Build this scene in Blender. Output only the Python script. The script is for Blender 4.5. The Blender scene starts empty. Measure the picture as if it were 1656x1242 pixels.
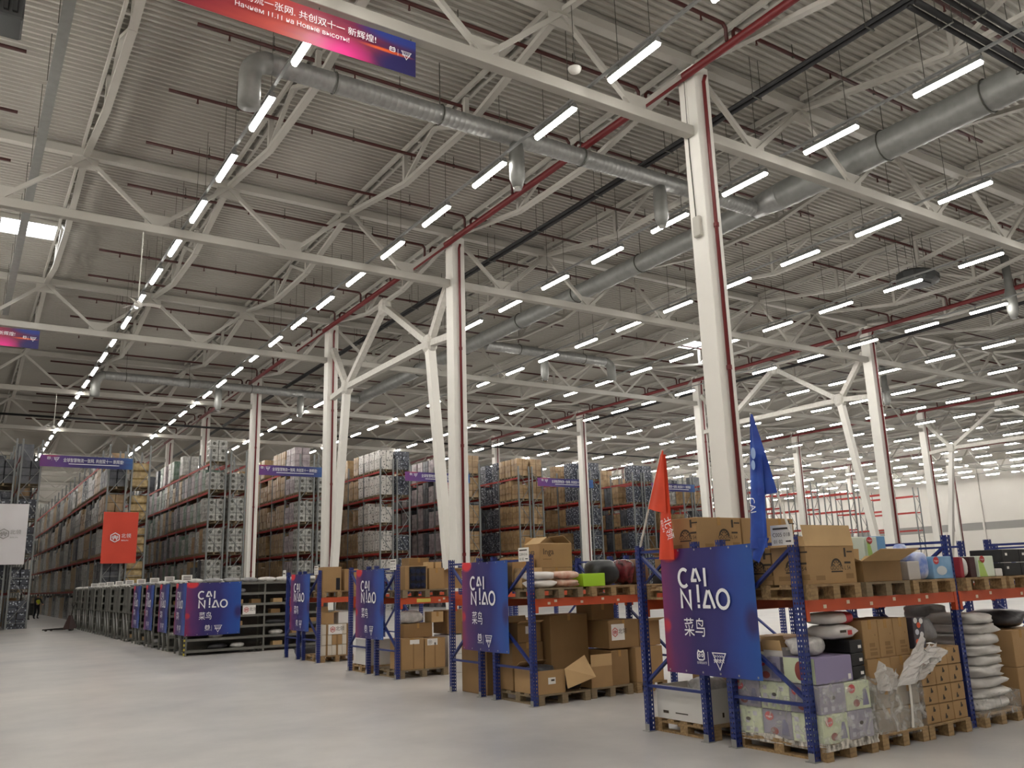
import bpy, bmesh, math, random
from mathutils import Vector, Matrix

random.seed(11)
SC = bpy.context.scene
COL = SC.collection
PI = math.pi

# ---------------------------------------------------------------- camera
CAM_H = 1.75
FPX, YAW, PITCH, ROLL = 1373.14, 0.580028, 0.226203, -0.0309024   # focal length in pixels of the 1656 px wide frame
_f = Vector((math.sin(YAW) * math.cos(PITCH), math.cos(YAW) * math.cos(PITCH), math.sin(PITCH)))
_r = Vector((math.cos(YAW), -math.sin(YAW), 0.0))
_u = _r.cross(_f)
CAM_R = _r * math.cos(ROLL) + _u * math.sin(ROLL)
CAM_U = -_r * math.sin(ROLL) + _u * math.cos(ROLL)
CAM_F = _f
cam_data = bpy.data.cameras.new('camera')
cam_data.sensor_fit = 'HORIZONTAL'
cam_data.sensor_width = 36.0
cam_data.lens = FPX / 1656.0 * 36.0
cam_data.clip_start = 0.05
cam_data.clip_end = 400.0
cam = bpy.data.objects.new('camera', cam_data)
COL.objects.link(cam)
_m = Matrix((CAM_R, CAM_U, -CAM_F)).transposed().to_4x4()
_m.translation = Vector((0, 0, CAM_H))
cam.matrix_world = _m
SC.camera = cam

# ---------------------------------------------------------------- world, exposure (all light comes from the hall's own fixtures and rooflights)
world = bpy.data.worlds.new('world')
SC.world = world
world.use_nodes = True
world.node_tree.nodes['Background'].inputs[0].default_value = (0.75, 0.82, 0.9, 1)
world.node_tree.nodes['Background'].inputs[1].default_value = 0.05
SC.view_settings.view_transform = 'Standard'
SC.view_settings.look = 'None'
SC.view_settings.gamma = 1.0
SC.view_settings.use_curve_mapping = False
SC.view_settings.exposure = 0.85
LAMP_POWER = 32.0          # emission strength of the tube diffusers
SKYLIGHT_POWER = 9.0

def project(p):
    v = Vector(p) - Vector((0, 0, CAM_H))
    z = v.dot(CAM_F)
    if z < 0.1:
        return None
    return (828 + FPX * v.dot(CAM_R) / z, 621 - FPX * v.dot(CAM_U) / z, z)

def in_view(p, m=60):
    q = project(p)
    return q is not None and -m < q[0] < 1656 + m and -m < q[1] < 1242 + m

# ---------------------------------------------------------------- materials
def lin(c):
    if isinstance(c, str):
        c = [int(c[i:i + 2], 16) / 255 for i in (0, 2, 4)]
    return tuple((x / 12.92 if x <= 0.04045 else ((x + 0.055) / 1.055) ** 2.4) for x in c) + (1.0,)

MATS = {}
def mat(name, col, rough=0.6, metal=0.0, var=0.0, scale=4.0, bump=0.0, bscale=None, col2=None, coat=0.0, alpha=None, spec=None, stretch=None):
    """plain procedural surface: base colour with a noise variation (towards col2 or darker) and a fine bump"""
    if name in MATS:
        return MATS[name]
    m = bpy.data.materials.new(name)
    m.use_nodes = True
    nt = m.node_tree
    b = nt.nodes['Principled BSDF']
    c = lin(col)
    b.inputs['Base Color'].default_value = c
    b.inputs['Roughness'].default_value = rough
    b.inputs['Metallic'].default_value = metal
    if spec is not None:
        b.inputs['Specular IOR Level'].default_value = spec
    if coat:
        b.inputs['Coat Weight'].default_value = coat
        b.inputs['Coat Roughness'].default_value = 0.15
    if alpha is not None:
        b.inputs['Alpha'].default_value = alpha
    if var or bump:
        tc = nt.nodes.new('ShaderNodeTexCoord')
        src = tc.outputs['Object']
        if stretch:
            mp = nt.nodes.new('ShaderNodeMapping')
            mp.inputs['Scale'].default_value = stretch
            nt.links.new(src, mp.inputs['Vector'])
            src = mp.outputs['Vector']
        n = nt.nodes.new('ShaderNodeTexNoise')
        n.inputs['Scale'].default_value = scale
        n.inputs['Detail'].default_value = 5
        nt.links.new(src, n.inputs['Vector'])
        if var:
            r = nt.nodes.new('ShaderNodeValToRGB')
            c2 = lin(col2) if col2 else tuple(x * (1 - var) for x in c[:3]) + (1,)
            r.color_ramp.elements[0].position = 0.35
            r.color_ramp.elements[1].position = 0.65
            r.color_ramp.elements[0].color = c2
            r.color_ramp.elements[1].color = c
            nt.links.new(n.outputs['Fac'], r.inputs['Fac'])
            nt.links.new(r.outputs['Color'], b.inputs['Base Color'])
        if bump:
            n2 = n
            if bscale:
                n2 = nt.nodes.new('ShaderNodeTexNoise')
                n2.inputs['Scale'].default_value = bscale
                n2.inputs['Detail'].default_value = 4
                nt.links.new(src, n2.inputs['Vector'])
            bp = nt.nodes.new('ShaderNodeBump')
            bp.inputs['Strength'].default_value = bump
            bp.inputs['Distance'].default_value = 0.02
            nt.links.new(n2.outputs['Fac'], bp.inputs['Height'])
            nt.links.new(bp.outputs['Normal'], b.inputs['Normal'])
    MATS[name] = m
    return m

def emit(name, col, power):
    if name in MATS:
        return MATS[name]
    m = bpy.data.materials.new(name)
    m.use_nodes = True
    nt = m.node_tree
    nt.nodes.clear()
    o = nt.nodes.new('ShaderNodeOutputMaterial')
    e = nt.nodes.new('ShaderNodeEmission')
    e.inputs['Color'].default_value = lin(col)
    e.inputs['Strength'].default_value = power
    nt.links.new(e.outputs[0], o.inputs[0])
    MATS[name] = m
    return m

def film_mat(name, tint='eef2f0', haze=0.35, scale=14.0):
    """clear stretch film: mostly see-through, crinkled gloss and milky creases"""
    if name in MATS:
        return MATS[name]
    m = bpy.data.materials.new(name)
    m.use_nodes = True
    nt = m.node_tree
    nt.nodes.clear()
    L = nt.links.new
    o = nt.nodes.new('ShaderNodeOutputMaterial')
    tc = nt.nodes.new('ShaderNodeTexCoord')
    n = nt.nodes.new('ShaderNodeTexNoise')
    n.inputs['Scale'].default_value = scale
    n.inputs['Detail'].default_value = 6
    n.inputs['Distortion'].default_value = 1.2
    L(tc.outputs['Object'], n.inputs['Vector'])
    bp = nt.nodes.new('ShaderNodeBump')
    bp.inputs['Strength'].default_value = 0.7
    bp.inputs['Distance'].default_value = 0.03
    L(n.outputs['Fac'], bp.inputs['Height'])
    t = nt.nodes.new('ShaderNodeBsdfTransparent')
    g = nt.nodes.new('ShaderNodeBsdfPrincipled')
    g.inputs['Base Color'].default_value = lin(tint)
    g.inputs['Roughness'].default_value = 0.18
    L(bp.outputs['Normal'], g.inputs['Normal'])
    r = nt.nodes.new('ShaderNodeMapRange')
    r.inputs['From Min'].default_value = 0.42
    r.inputs['From Max'].default_value = 0.72
    r.inputs['To Min'].default_value = haze * 0.35
    r.inputs['To Max'].default_value = min(1.0, haze * 1.9)
    L(n.outputs['Fac'], r.inputs['Value'])
    mx = nt.nodes.new('ShaderNodeMixShader')
    L(r.outputs['Result'], mx.inputs['Fac'])
    L(t.outputs[0], mx.inputs[1])
    L(g.outputs[0], mx.inputs[2])
    L(mx.outputs[0], o.inputs[0])
    MATS[name] = m
    return m

# ---------------------------------------------------------------- mesh builder
class MB:
    def __init__(self):
        self.v, self.f, self.mi, self.uv = [], [], [], None

    def add(self, vs, fs, mi=0):
        o = len(self.v)
        self.v.extend([tuple(x) for x in vs])
        for f in fs:
            self.f.append(tuple(i + o for i in f))
            self.mi.append(mi)
        return self

    def box(self, x0, x1, y0, y1, z0, z1, mi=0):
        vs = [(x0, y0, z0), (x1, y0, z0), (x1, y1, z0), (x0, y1, z0), (x0, y0, z1), (x1, y0, z1), (x1, y1, z1), (x0, y1, z1)]
        return self.add(vs, [(0, 3, 2, 1), (4, 5, 6, 7), (0, 1, 5, 4), (1, 2, 6, 5), (2, 3, 7, 6), (3, 0, 4, 7)], mi)

    def hex(self, p, mi=0):
        """eight corners: bottom loop then top loop"""
        return self.add(p, [(0, 3, 2, 1), (4, 5, 6, 7), (0, 1, 5, 4), (1, 2, 6, 5), (2, 3, 7, 6), (3, 0, 4, 7)], mi)

    def bbox(self, x0, x1, y0, y1, z0, z1, b=0.01, mi=0):
        """box with chamfered vertical and horizontal edges"""
        vs, fs = [], []
        for z, i in ((z0, b), (z0 + b, 0), (z1 - b, 0), (z1, b)):
            xa, xb, ya, yb = x0 + i, x1 - i, y0 + i, y1 - i
            vs += [(xa + b, ya, z), (xb - b, ya, z), (xb, ya + b, z), (xb, yb - b, z), (xb - b, yb, z), (xa + b, yb, z), (xa, yb - b, z), (xa, ya + b, z)]
        for l in range(3):
            for k in range(8):
                fs.append((l * 8 + k, l * 8 + (k + 1) % 8, l * 8 + 8 + (k + 1) % 8, l * 8 + 8 + k))
        fs.append(tuple(reversed(range(8))))
        fs.append(tuple(range(24, 32)))
        return self.add(vs, fs, mi)

    def bar(self, a, b, w, h, up=(0, 0, 1), mi=0):
        """straight member a->b, w across, h along up"""
        a, b = Vector(a), Vector(b)
        d = (b - a).normalized()
        s = d.cross(Vector(up))
        if s.length < 1e-5:
            s = d.cross(Vector((1, 0, 0)))
        s.normalize()
        u = s.cross(d)
        s, u = s * w / 2, u * h / 2
        vs = [a - s - u, a + s - u, a + s + u, a - s + u, b - s - u, b + s - u, b + s + u, b - s + u]
        return self.add(vs, [(3, 2, 1, 0), (4, 5, 6, 7), (0, 1, 5, 4), (1, 2, 6, 5), (2, 3, 7, 6), (3, 0, 4, 7)], mi)

    def tube(self, pts, r, n=8, mi=0, caps=True):
        """round pipe along a polyline; r may be one radius or one per point"""
        pts = [Vector(p) for p in pts]
        rs = r if isinstance(r, (list, tuple)) else [r] * len(pts)
        base = len(self.v)
        ref = None
        for i, p in enumerate(pts):
            if i == 0:
                d = pts[1] - pts[0]
            elif i == len(pts) - 1:
                d = pts[-1] - pts[-2]
            else:
                d = (pts[i + 1] - p).normalized() + (p - pts[i - 1]).normalized()
            d.normalize()
            if ref is None:
                ref = d.cross(Vector((0, 0, 1)))
                if ref.length < 1e-4:
                    ref = Vector((1, 0, 0))
            ref = (ref - d * ref.dot(d)).normalized()
            q = d.cross(ref)
            for k in range(n):
                a = 2 * PI * k / n
                self.v.append(tuple(p + (ref * math.cos(a) + q * math.sin(a)) * rs[i]))
        for i in range(len(pts) - 1):
            for k in range(n):
                a, b = base + i * n + k, base + i * n + (k + 1) % n
                self.f.append((a, b, b + n, a + n))
                self.mi.append(mi)
        if caps:
            self.f.append(tuple(base + k for k in reversed(range(n))))
            self.mi.append(mi)
            e = base + (len(pts) - 1) * n
            self.f.append(tuple(e + k for k in range(n)))
            self.mi.append(mi)
        return self

    def quad(self, a, b, c, d, mi=0):
        return self.add([a, b, c, d], [(0, 1, 2, 3)], mi)

    def sheet(self, a, b, c, d, t, mi=0):
        """flat panel a-b-c-d with thickness t along its normal"""
        a, b, c, d = map(Vector, (a, b, c, d))
        n = (b - a).cross(d - a).normalized() * t
        return self.hex([a, b, c, d, a + n, b + n, c + n, d + n], mi)

    def grid(self, fn, nu, nv, mi=0):
        o = len(self.v)
        for j in range(nv + 1):
            for i in range(nu + 1):
                self.v.append(tuple(fn(i / nu, j / nv)))
        for j in range(nv):
            for i in range(nu):
                a = o + j * (nu + 1) + i
                self.f.append((a, a + 1, a + nu + 2, a + nu + 1))
                self.mi.append(mi)
        return self

    def blob(self, c, r, seed=0, amp=0.12, nu=12, nv=8, flat=2.4, mi=0, ev=None):
        """pillow-like closed bag: superellipsoid with dents. r = half sizes"""
        rnd = random.Random(seed)
        ph = [(rnd.uniform(2, 5), rnd.uniform(2, 5), rnd.uniform(0, 6), rnd.uniform(0, 6)) for _ in range(3)]
        sg = lambda x, e: math.copysign(abs(x) ** e, x)
        e = 2.0 / flat
        ev = ev or e
        o = len(self.v)
        for j in range(nv + 1):
            t = -PI / 2 + PI * j / nv
            for i in range(nu):
                p = 2 * PI * i / nu
                k = 1 + amp * sum(math.sin(a * p + s) * math.cos(b * t + q) for a, b, s, q in ph) / 2
                self.v.append((c[0] + r[0] * sg(math.cos(t), ev) * sg(math.cos(p), e) * k, c[1] + r[1] * sg(math.cos(t), ev) * sg(math.sin(p), e) * k,
                               c[2] + r[2] * sg(math.sin(t), 0.8)))
        for j in range(nv):
            for i in range(nu):
                a, b = o + j * nu + i, o + j * nu + (i + 1) % nu
                self.f.append((a, b, b + nu, a + nu))
                self.mi.append(mi)
        return self

    def mesh(self, name, mats, smooth=False, uvfn=None):
        me = bpy.data.meshes.new(name)
        me.from_pydata(self.v, [], self.f)
        ms = mats if isinstance(mats, (list, tuple)) else [mats]
        for m in ms:
            me.materials.append(m)
        if len(ms) > 1:
            me.polygons.foreach_set('material_index', self.mi)
        if smooth:
            me.polygons.foreach_set('use_smooth', [True] * len(me.polygons))
        me.update()
        return me

def obj(name, me, parent=None, loc=(0, 0, 0), rot=(0, 0, 0), scale=None):
    o = bpy.data.objects.new(name, me)
    COL.objects.link(o)
    o.location = loc
    o.rotation_euler = rot
    if scale:
        o.scale = scale
    if parent is not None:
        o.parent = parent
    return o

def tag(o, label=None, cat=None, group=None, kind=None):
    if label:
        o['label'] = label
    if cat:
        o['category'] = cat
    if group:
        o['group'] = group
    if kind:
        o['kind'] = kind
    return o

def thing(name, label, cat, loc=(0, 0, 0), rotz=0.0, group=None):
    o = bpy.data.objects.new(name, None)
    COL.objects.link(o)
    o.empty_display_size = 0.2
    o.location = loc
    o.rotation_euler = (0, 0, rotz)
    return tag(o, label, cat, group)

def copy_thing(src, loc, rotz=None, label=None, group=None):
    """a copy of a thing with copies of its parts and their sub-parts; mesh data is shared"""
    r = src.copy()
    COL.objects.link(r)
    r.location = loc
    if rotz is not None:
        r.rotation_euler = (0, 0, rotz)
    if label:
        r['label'] = label
    if group:
        r['group'] = group
    for ch in src.children:
        c = ch.copy()
        COL.objects.link(c)
        c.parent = r
        for g in ch.children:
            d = g.copy()
            COL.objects.link(d)
            d.parent = c
    return r

TXT = {}
def text_mesh(s, size, m, key=None, align='LEFT', spacing=1.0):
    k = (s, size, m.name, align, spacing)
    if k in TXT:
        return TXT[k]
    cu = bpy.data.curves.new('lettering', 'FONT')
    cu.body = s
    cu.size = size
    cu.align_x = align
    cu.space_character = spacing
    cu.resolution_u = 2
    o = bpy.data.objects.new('lettering', cu)
    COL.objects.link(o)
    dg = bpy.context.evaluated_depsgraph_get()
    dg.update()
    me = bpy.data.meshes.new_from_object(o.evaluated_get(dg))
    bpy.data.objects.remove(o)
    bpy.data.curves.remove(cu)
    me.materials.clear()
    me.materials.append(m)
    TXT[k] = me
    return me

ORD = ('zeroth first second third fourth fifth sixth seventh eighth ninth tenth eleventh twelfth thirteenth fourteenth fifteenth sixteenth seventeenth eighteenth nineteenth twentieth '
       'twenty-first twenty-second twenty-third twenty-fourth twenty-fifth twenty-sixth twenty-seventh twenty-eighth twenty-ninth thirtieth thirty-first thirty-second thirty-third').split()

# ================================================================ THE SETTING
XL, XR, YF, YB = -10.4, 106.0, -9.0, 110.0
ZD = 14.2                                   # underside of the roof deck
M_STEEL = mat('white_steel_paint', 'b6b3ab', 0.5, var=0.06, scale=1.5)
M_COLUMN = mat('column_paint', 'e9e7e0', 0.5, var=0.04, scale=1.2)
M_DECK = mat('deck_steel', 'aeaba2', 0.5, var=0.08, scale=0.35)
M_WALL = mat('wall_panel', 'cfccc6', 0.6, var=0.05, scale=0.3)
M_WALLBAND = mat('wall_band_grey', '8b8a87', 0.6)
M_RED = mat('red_pipe_paint', '6b1a1d', 0.4)
M_BRANCH = mat('branch_pipe_paint', '451714', 0.45)
M_BLACK = mat('black_pipe', '1a1a1c', 0.5)
M_GALV = mat('galvanised', 'a3a4a2', 0.42, metal=0.6, var=0.15, scale=7)
M_GALVD = mat('galvanised_dull', '8b8c89', 0.5, metal=0.35, var=0.12, scale=5)
M_WIRE = mat('hanger_wire', '55554f', 0.5, metal=0.6)

def floor_mat():
    m = bpy.data.materials.new('polished_concrete')
    m.use_nodes = True
    nt = m.node_tree
    L = nt.links.new
    b = nt.nodes['Principled BSDF']
    tc = nt.nodes.new('ShaderNodeTexCoord')
    n1 = nt.nodes.new('ShaderNodeTexNoise'); n1.inputs['Scale'].default_value = 0.45; n1.inputs['Detail'].default_value = 7; n1.inputs['Roughness'].default_value = 0.62
    n2 = nt.nodes.new('ShaderNodeTexNoise'); n2.inputs['Scale'].default_value = 2.6; n2.inputs['Detail'].default_value = 8
    n3 = nt.nodes.new('ShaderNodeTexNoise'); n3.inputs['Scale'].default_value = 0.16; n3.inputs['Detail'].default_value = 4
    for n in (n1, n2, n3):
        L(tc.outputs['Object'], n.inputs['Vector'])
    r1 = nt.nodes.new('ShaderNodeValToRGB')
    r1.color_ramp.elements[0].position = 0.34; r1.color_ramp.elements[0].color = lin('8f8f90')
    r1.color_ramp.elements[1].position = 0.66; r1.color_ramp.elements[1].color = lin('cdc9c4')
    L(n1.outputs['Fac'], r1.inputs['Fac'])
    r2 = nt.nodes.new('ShaderNodeValToRGB')
    r2.color_ramp.elements[0].position = 0.3; r2.color_ramp.elements[0].color = lin('a9abaf')
    r2.color_ramp.elements[1].position = 0.7; r2.color_ramp.elements[1].color = lin('cfc9c2')
    L(n3.outputs['Fac'], r2.inputs['Fac'])
    mx = nt.nodes.new('ShaderNodeMix'); mx.data_type = 'RGBA'
    mx.inputs['Factor'].default_value = 0.5
    L(r1.outputs['Color'], mx.inputs['A']); L(r2.outputs['Color'], mx.inputs['B'])
    mx2 = nt.nodes.new('ShaderNodeMix'); mx2.data_type = 'RGBA'; mx2.blend_type = 'MULTIPLY'
    mx2.inputs['Factor'].default_value = 0.12
    L(mx.outputs['Result'], mx2.inputs['A']); L(n2.outputs['Fac'], mx2.inputs['B'])
    L(mx2.outputs['Result'], b.inputs['Base Color'])
    rr = nt.nodes.new('ShaderNodeMapRange')
    rr.inputs['To Min'].default_value = 0.3; rr.inputs['To Max'].default_value = 0.42
    L(n1.outputs['Fac'], rr.inputs['Value'])
    L(rr.outputs['Result'], b.inputs['Roughness'])
    return m

tag(obj('floor', MB().box(XL, XR, YF, YB, -0.2, 0.0).mesh('floor', floor_mat())), 'pale polished concrete warehouse floor', 'floor', kind='structure')

# roof deck: trapezoidal ribs running along X
b = MB()
p = 0.2
ny = int((YB - YF) / p)
prof = [(0.0, 0.0), (0.065, 0.0), (0.09, 0.07), (0.175, 0.07)]
pts = []
for i in range(ny):
    for dy, dz in prof:
        pts.append((YF + i * p + dy, ZD + dz))
pts.append((YF + ny * p, ZD))
vs = []
for y, z in pts:
    vs += [(XL, y, z), (XR, y, z)]
b.add(vs, [(2 * i, 2 * i + 2, 2 * i + 3, 2 * i + 1) for i in range(len(pts) - 1)])
tag(obj('ceiling', b.mesh('ceiling', M_DECK)), 'ribbed grey steel roof deck', 'ceiling', kind='structure')

# walls of big pale panels with posts and a grey dado band
def wall(name, a, bb, nrm):
    """a, bb: floor corners; nrm: unit inward normal; panels 6 m wide as children"""
    a, bb, n = Vector((*a, 0)), Vector((*bb, 0)), Vector((*nrm, 0))
    d = (bb - a)
    ln = d.length
    d.normalize()
    w = obj(name, MB().hex([a - n * 0.3, bb - n * 0.3, bb, a, a - n * 0.3 + Vector((0, 0, ZD)), bb - n * 0.3 + Vector((0, 0, ZD)), bb + Vector((0, 0, ZD)), a + Vector((0, 0, ZD))]).mesh(name, M_WALL))
    tag(w, 'pale sandwich panel wall', 'wall', kind='structure')
    k = int(ln / 6.0)
    for i in range(k):
        p0, p1 = a + d * (i * 6.0 + 0.02), a + d * (i * 6.0 + 5.98)
        for z0, z1, mm, t in ((0.15, 5.9, M_WALL, 0.04), (5.95, 6.85, M_WALLBAND, 0.05), (6.9, 14.1, M_WALL, 0.04)):
            q = n * t
            pm = MB().hex([p0, p1, p1 + q, p0 + q, p0 + Vector((0, 0, z1 - z0)), p1 + Vector((0, 0, z1 - z0)), p1 + q + Vector((0, 0, z1 - z0)), p0 + q + Vector((0, 0, z1 - z0))])
            obj('wall_panel', pm.mesh('wall_panel', mm), w, (0, 0, z0))
        pm = MB().hex([p0 - d * 0.1 + n * 0.05, p0 + d * 0.1 + n * 0.05, p0 + d * 0.1 + n * 0.22, p0 - d * 0.1 + n * 0.22] +
                      [q + Vector((0, 0, 14.0)) for q in (p0 - d * 0.1 + n * 0.05, p0 + d * 0.1 + n * 0.05, p0 + d * 0.1 + n * 0.22, p0 - d * 0.1 + n * 0.22)])
        obj('wall_post', pm.mesh('wall_post', M_WALL), w)
    return w

wall('wall_right', (XR, YF), (XR, YB), (-1, 0))
wall('wall_back', (XL, YB), (XR, YB), (0, -1))
wall('wall_left', (XL, YF), (XL, YB), (1, 0))
wall('wall_front', (XL, YF), (XR, YF), (0, 1))

# ---------------------------------------------------------------- columns on a 24 x 12 m grid
COLX = [14.1 + 24 * i for i in range(4)]
COLY = [13 + 12 * j for j in range(8)]
col_shaft = MB().bbox(-0.25, 0.25, -0.25, 0.25, 0.0, 13.75, 0.015).mesh('shaft', M_COLUMN)
col_base = MB().box(-0.36, 0.36, -0.36, 0.36, 0.0, 0.03).mesh('base_plate', M_COLUMN)
rp = MB().tube([(0, 0, 0.4), (0, 0, 13.3), (0.02, -0.05, 13.45)], 0.045, 8)
col_riser = rp.mesh('riser_pipe', M_RED, True)
col_coup = MB().tube([(0, 0, -0.05), (0, 0, 0.05)], 0.062, 8).mesh('coupling', M_RED)
col_cap = MB().box(-0.16, 0.34, -0.16, 0.16, 13.76, 13.779).mesh('cap_plate', M_STEEL)
def near_thing(px, py, pz):
    return (Vector((px, py, pz)) - Vector((0, 0, CAM_H))).length

for i, x in enumerate(COLX):
    for j, y in enumerate(COLY):
        if not (in_view((x, y, 3)) or in_view((x, y, 9)) or in_view((x, y, 12.5))):
            continue
        lab = 'square white steel column with red riser pipe standing among tall racks'
        grp = 'steel columns among the tall racks'
        if (i, j) == (0, 0):
            lab, grp = 'square white column with red riser, grey box and conduit behind the flag rack', None
        elif (i, j) == (0, 1):
            lab, grp = 'white column with red riser and slanted brace leg behind the open carton rack', None
        elif (i, j) == (0, 2):
            lab, grp = 'white column whose brace leg slants inward beside purple aisle banner', None
        elif (i, j) == (0, 3):
            lab, grp = 'white column with red riser just beyond the grey pick shelving', None
        elif i >= 1 and j <= 3:
            lab, grp = 'white steel column with riser pipe in the open far hall', 'columns of the far hall'
        c = thing('column', lab, 'column', (x, y, 0), group=grp)
        c['kind'] = 'structure'
        obj('shaft', col_shaft, c)
        obj('base_plate', col_base, c)
        obj('riser_pipe', col_riser, c, (0.0, -0.31, 0))
        obj('cap_plate', col_cap, c)
        if near_thing(x, y, 8) < 60:
            for z in (2.6, 6.2, 9.6):
                obj('coupling', col_coup, c, (0, -0.31, z))
        if (i, j) == (0, 0):
            jb = MB().bbox(-0.36, -0.255, -0.12, 0.1, 9.35, 9.85, 0.02)
            obj('junction_box', jb.mesh('junction_box', mat('box_grey', 'b9b6ad', 0.5)), c)
            obj('conduit', MB().tube([(-0.27, 0.05, 9.85), (-0.27, 0.08, 11.5), (-0.27, 0.06, 13.4)], 0.012, 6).mesh('conduit', M_WIRE), c)
            obj('fire_board', MB().box(-0.275, -0.252, 0.02, 0.25, 12.15, 13.5).mesh('fire_board', M_COLUMN), c)

# ---------------------------------------------------------------- main trusses (along X, 24 m) and secondary trusses (along Y, 12 m)
ZB0, ZB1, ZT0, ZT1 = 11.9, 12.15, 13.82, 14.06
chord_b = MB().bbox(0.26, 23.74, -0.12, 0.12, ZB0, ZB1, 0.01).mesh('bottom_chord', M_STEEL)
chord_t = MB().bbox(0.0, 24.0, -0.12, 0.12, ZT0, ZT1, 0.01).mesh('top_chord', M_STEEL)
dg_up = MB().bar((0, 0, ZB1 - 0.03), (2, 0, ZT0 + 0.03), 0.11, 0.11, up=(0, 1, 0)).mesh('diagonal', M_STEEL)
dg_dn = MB().bar((0, 0, ZT0 + 0.03), (2, 0, ZB1 - 0.03), 0.11, 0.11, up=(0, 1, 0)).mesh('diagonal', M_STEEL)
gus = MB().box(-0.34, 0.34, -0.012, 0.012, -0.24, 0.24).mesh('gusset', M_STEEL)
TRY = [1 + 12 * j for j in range(10)]
for k in range(-1, 4):
    x0 = 14.1 + 24 * k
    for j, y in enumerate(TRY):
        if not any(in_view((x0 + t, y, 13)) for t in (0, 6, 12, 18, 24)):
            continue
        lab = 'white steel roof truss with W-shaped diagonals spanning between columns'
        grp = 'main roof trusses across the hall'
        if (k, j) == (-1, 1):
            lab, grp = 'white roof truss with a red event banner hanging below it', None
        elif k == -1 and j > 1:
            lab, grp = 'white W-braced roof truss over the aisle, %s beyond the red-banner truss' % ORD[j - 1], None
        elif k == 0:
            lab, grp = 'white W-braced roof truss beyond the grey-box column line, %s along the hall' % ORD[j], None
        t = thing('roof_truss', lab, 'truss', (x0, y, 0), group=grp)
        t['kind'] = 'structure'
        obj('bottom_chord', chord_b, t)
        obj('top_chord', chord_t, t)
        for n in range(6):
            obj('diagonal', dg_dn, t, (4 * n, 0, 0))
            obj('diagonal', dg_up, t, (4 * n + 2, 0, 0))
            if near_thing(x0 + 4 * n, y, 12) < 45:
                obj('gusset', gus, t, (4 * n + 4 if n < 5 else 4 * n, 0, ZT0 - 0.1))
                obj('gusset', gus, t, (4 * n + 2, 0, ZB1 + 0.12))

b = MB()
for s in (-0.11, 0.11):
    b.box(s - 0.035, s + 0.035, 0.13, 11.87, 14.04, 14.19)
for i in range(13):
    b.box(-0.07, 0.07, 0.35 + i * 0.93, 0.43 + i * 0.93, 14.05, 14.16)
sec_top = b.mesh('top_chord', M_STEEL)
b = MB()
z0, z1 = 13.86, 13.15
for a, c in (((0, 0.15, z0), (0, 4.25, z1)), ((0, 4.15, z1), (0, 7.85, z1)), ((0, 7.75, z1), (0, 11.85, z0))):
    b.bar(a, c, 0.17, 0.11)
sec_bot = b.mesh('bottom_chord', M_STEEL)
sec_post = MB().bar((0, 0, z1 + 0.07), (0, 0, 14.03), 0.12, 0.12, up=(0, 1, 0)).mesh('web_post', M_STEEL)
sec_d1 = MB().bar((0, 0, z1 + 0.05), (0, -2.2, 14.05), 0.09, 0.1, up=(1, 0, 0)).mesh('web_diagonal', M_STEEL)
sec_d2 = MB().bar((0, 0, z1 + 0.05), (0, 1.8, 14.05), 0.09, 0.1, up=(1, 0, 0)).mesh('web_diagonal', M_STEEL)
sec_d3 = MB().bar((0, 0, z1 + 0.05), (0, -1.8, 14.05), 0.09, 0.1, up=(1, 0, 0)).mesh('web_diagonal', M_STEEL)
sec_d4 = MB().bar((0, 0, z1 + 0.05), (0, 2.2, 14.05), 0.09, 0.1, up=(1, 0, 0)).mesh('web_diagonal', M_STEEL)
sec_stiff = MB().box(-0.3, 0.3, -0.012, 0.012, -0.05, 0.05).mesh('stiffener', M_STEEL)
for i in range(-3, 23):
    x = 14.1 + 4 * i
    for j, y in enumerate(TRY[:-1]):
        vis = any(in_view((x, y + t, 13.5)) for t in (0, 4, 8, 12))
        dist = near_thing(x, y + 6, 13.5)
        if not vis or dist > 100:
            continue
        t = thing('roof_purlin_truss', 'shallow white purlin truss with a bent lower chord under the roof deck', 'truss', (x, y, 0), group='purlin trusses under the deck')
        t['kind'] = 'structure'
        obj('top_chord', sec_top, t)
        obj('bottom_chord', sec_bot, t)
        if dist < 55:
            obj('web_post', sec_post, t, (0, 4.2, 0))
            obj('web_post', sec_post, t, (0, 7.8, 0))
            obj('web_diagonal', sec_d2, t, (0, 4.2, 0))
            obj('web_diagonal', sec_d3, t, (0, 7.8, 0))

# ---------------------------------------------------------------- portal bracing between two columns of a line
M_BRACE = mat('brace_paint', 'd2cfc7', 0.5, var=0.14, scale=9, bump=0.35, bscale=18)
for n, x in enumerate(COLX[:3]):
    lab = ('Y-shaped white brace frame behind the row of blue banner racks', 'Y-shaped white brace frame towering over the blue flag pallets', 'Y-shaped white brace frame standing just before the pale end wall')[n]
    t = thing('portal_brace', lab, 'brace', (x, 25, 0))
    t['kind'] = 'structure'
    N1, N2, A = (0, 2.0, 10.35), (0, 10.0, 10.35), (0, 6.0, 12.95)
    for p0, p1, w in ((N1, (0, 0.42, 0.02), 0.3), (N2, (0, 11.58, 0.02), 0.3)):
        obj('brace_leg', MB().bar(p0, p1, w, w, up=(1, 0, 0)).mesh('brace_leg', M_COLUMN), t)
    for p0, p1 in ((N1, A), (N2, A), (N1, (0, 0.3, 12.5)), (N2, (0, 11.7, 12.5)), (N1, N2), (N1, (0, 0.26, 10.2)), (N2, (0, 11.74, 10.2))):
        obj('brace_arm', MB().bar(p0, p1, 0.24, 0.24, up=(1, 0, 0)).mesh('brace_arm', M_BRACE), t)
    kn = MB().blob((0, 0, 0), (0.24, 0.32, 0.36), 3, 0.1, 10, 6, 3.0).mesh('brace_joint', M_BRACE)
    for q in (N1, N2, A):
        obj('brace_joint', kn, t, q)

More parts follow.
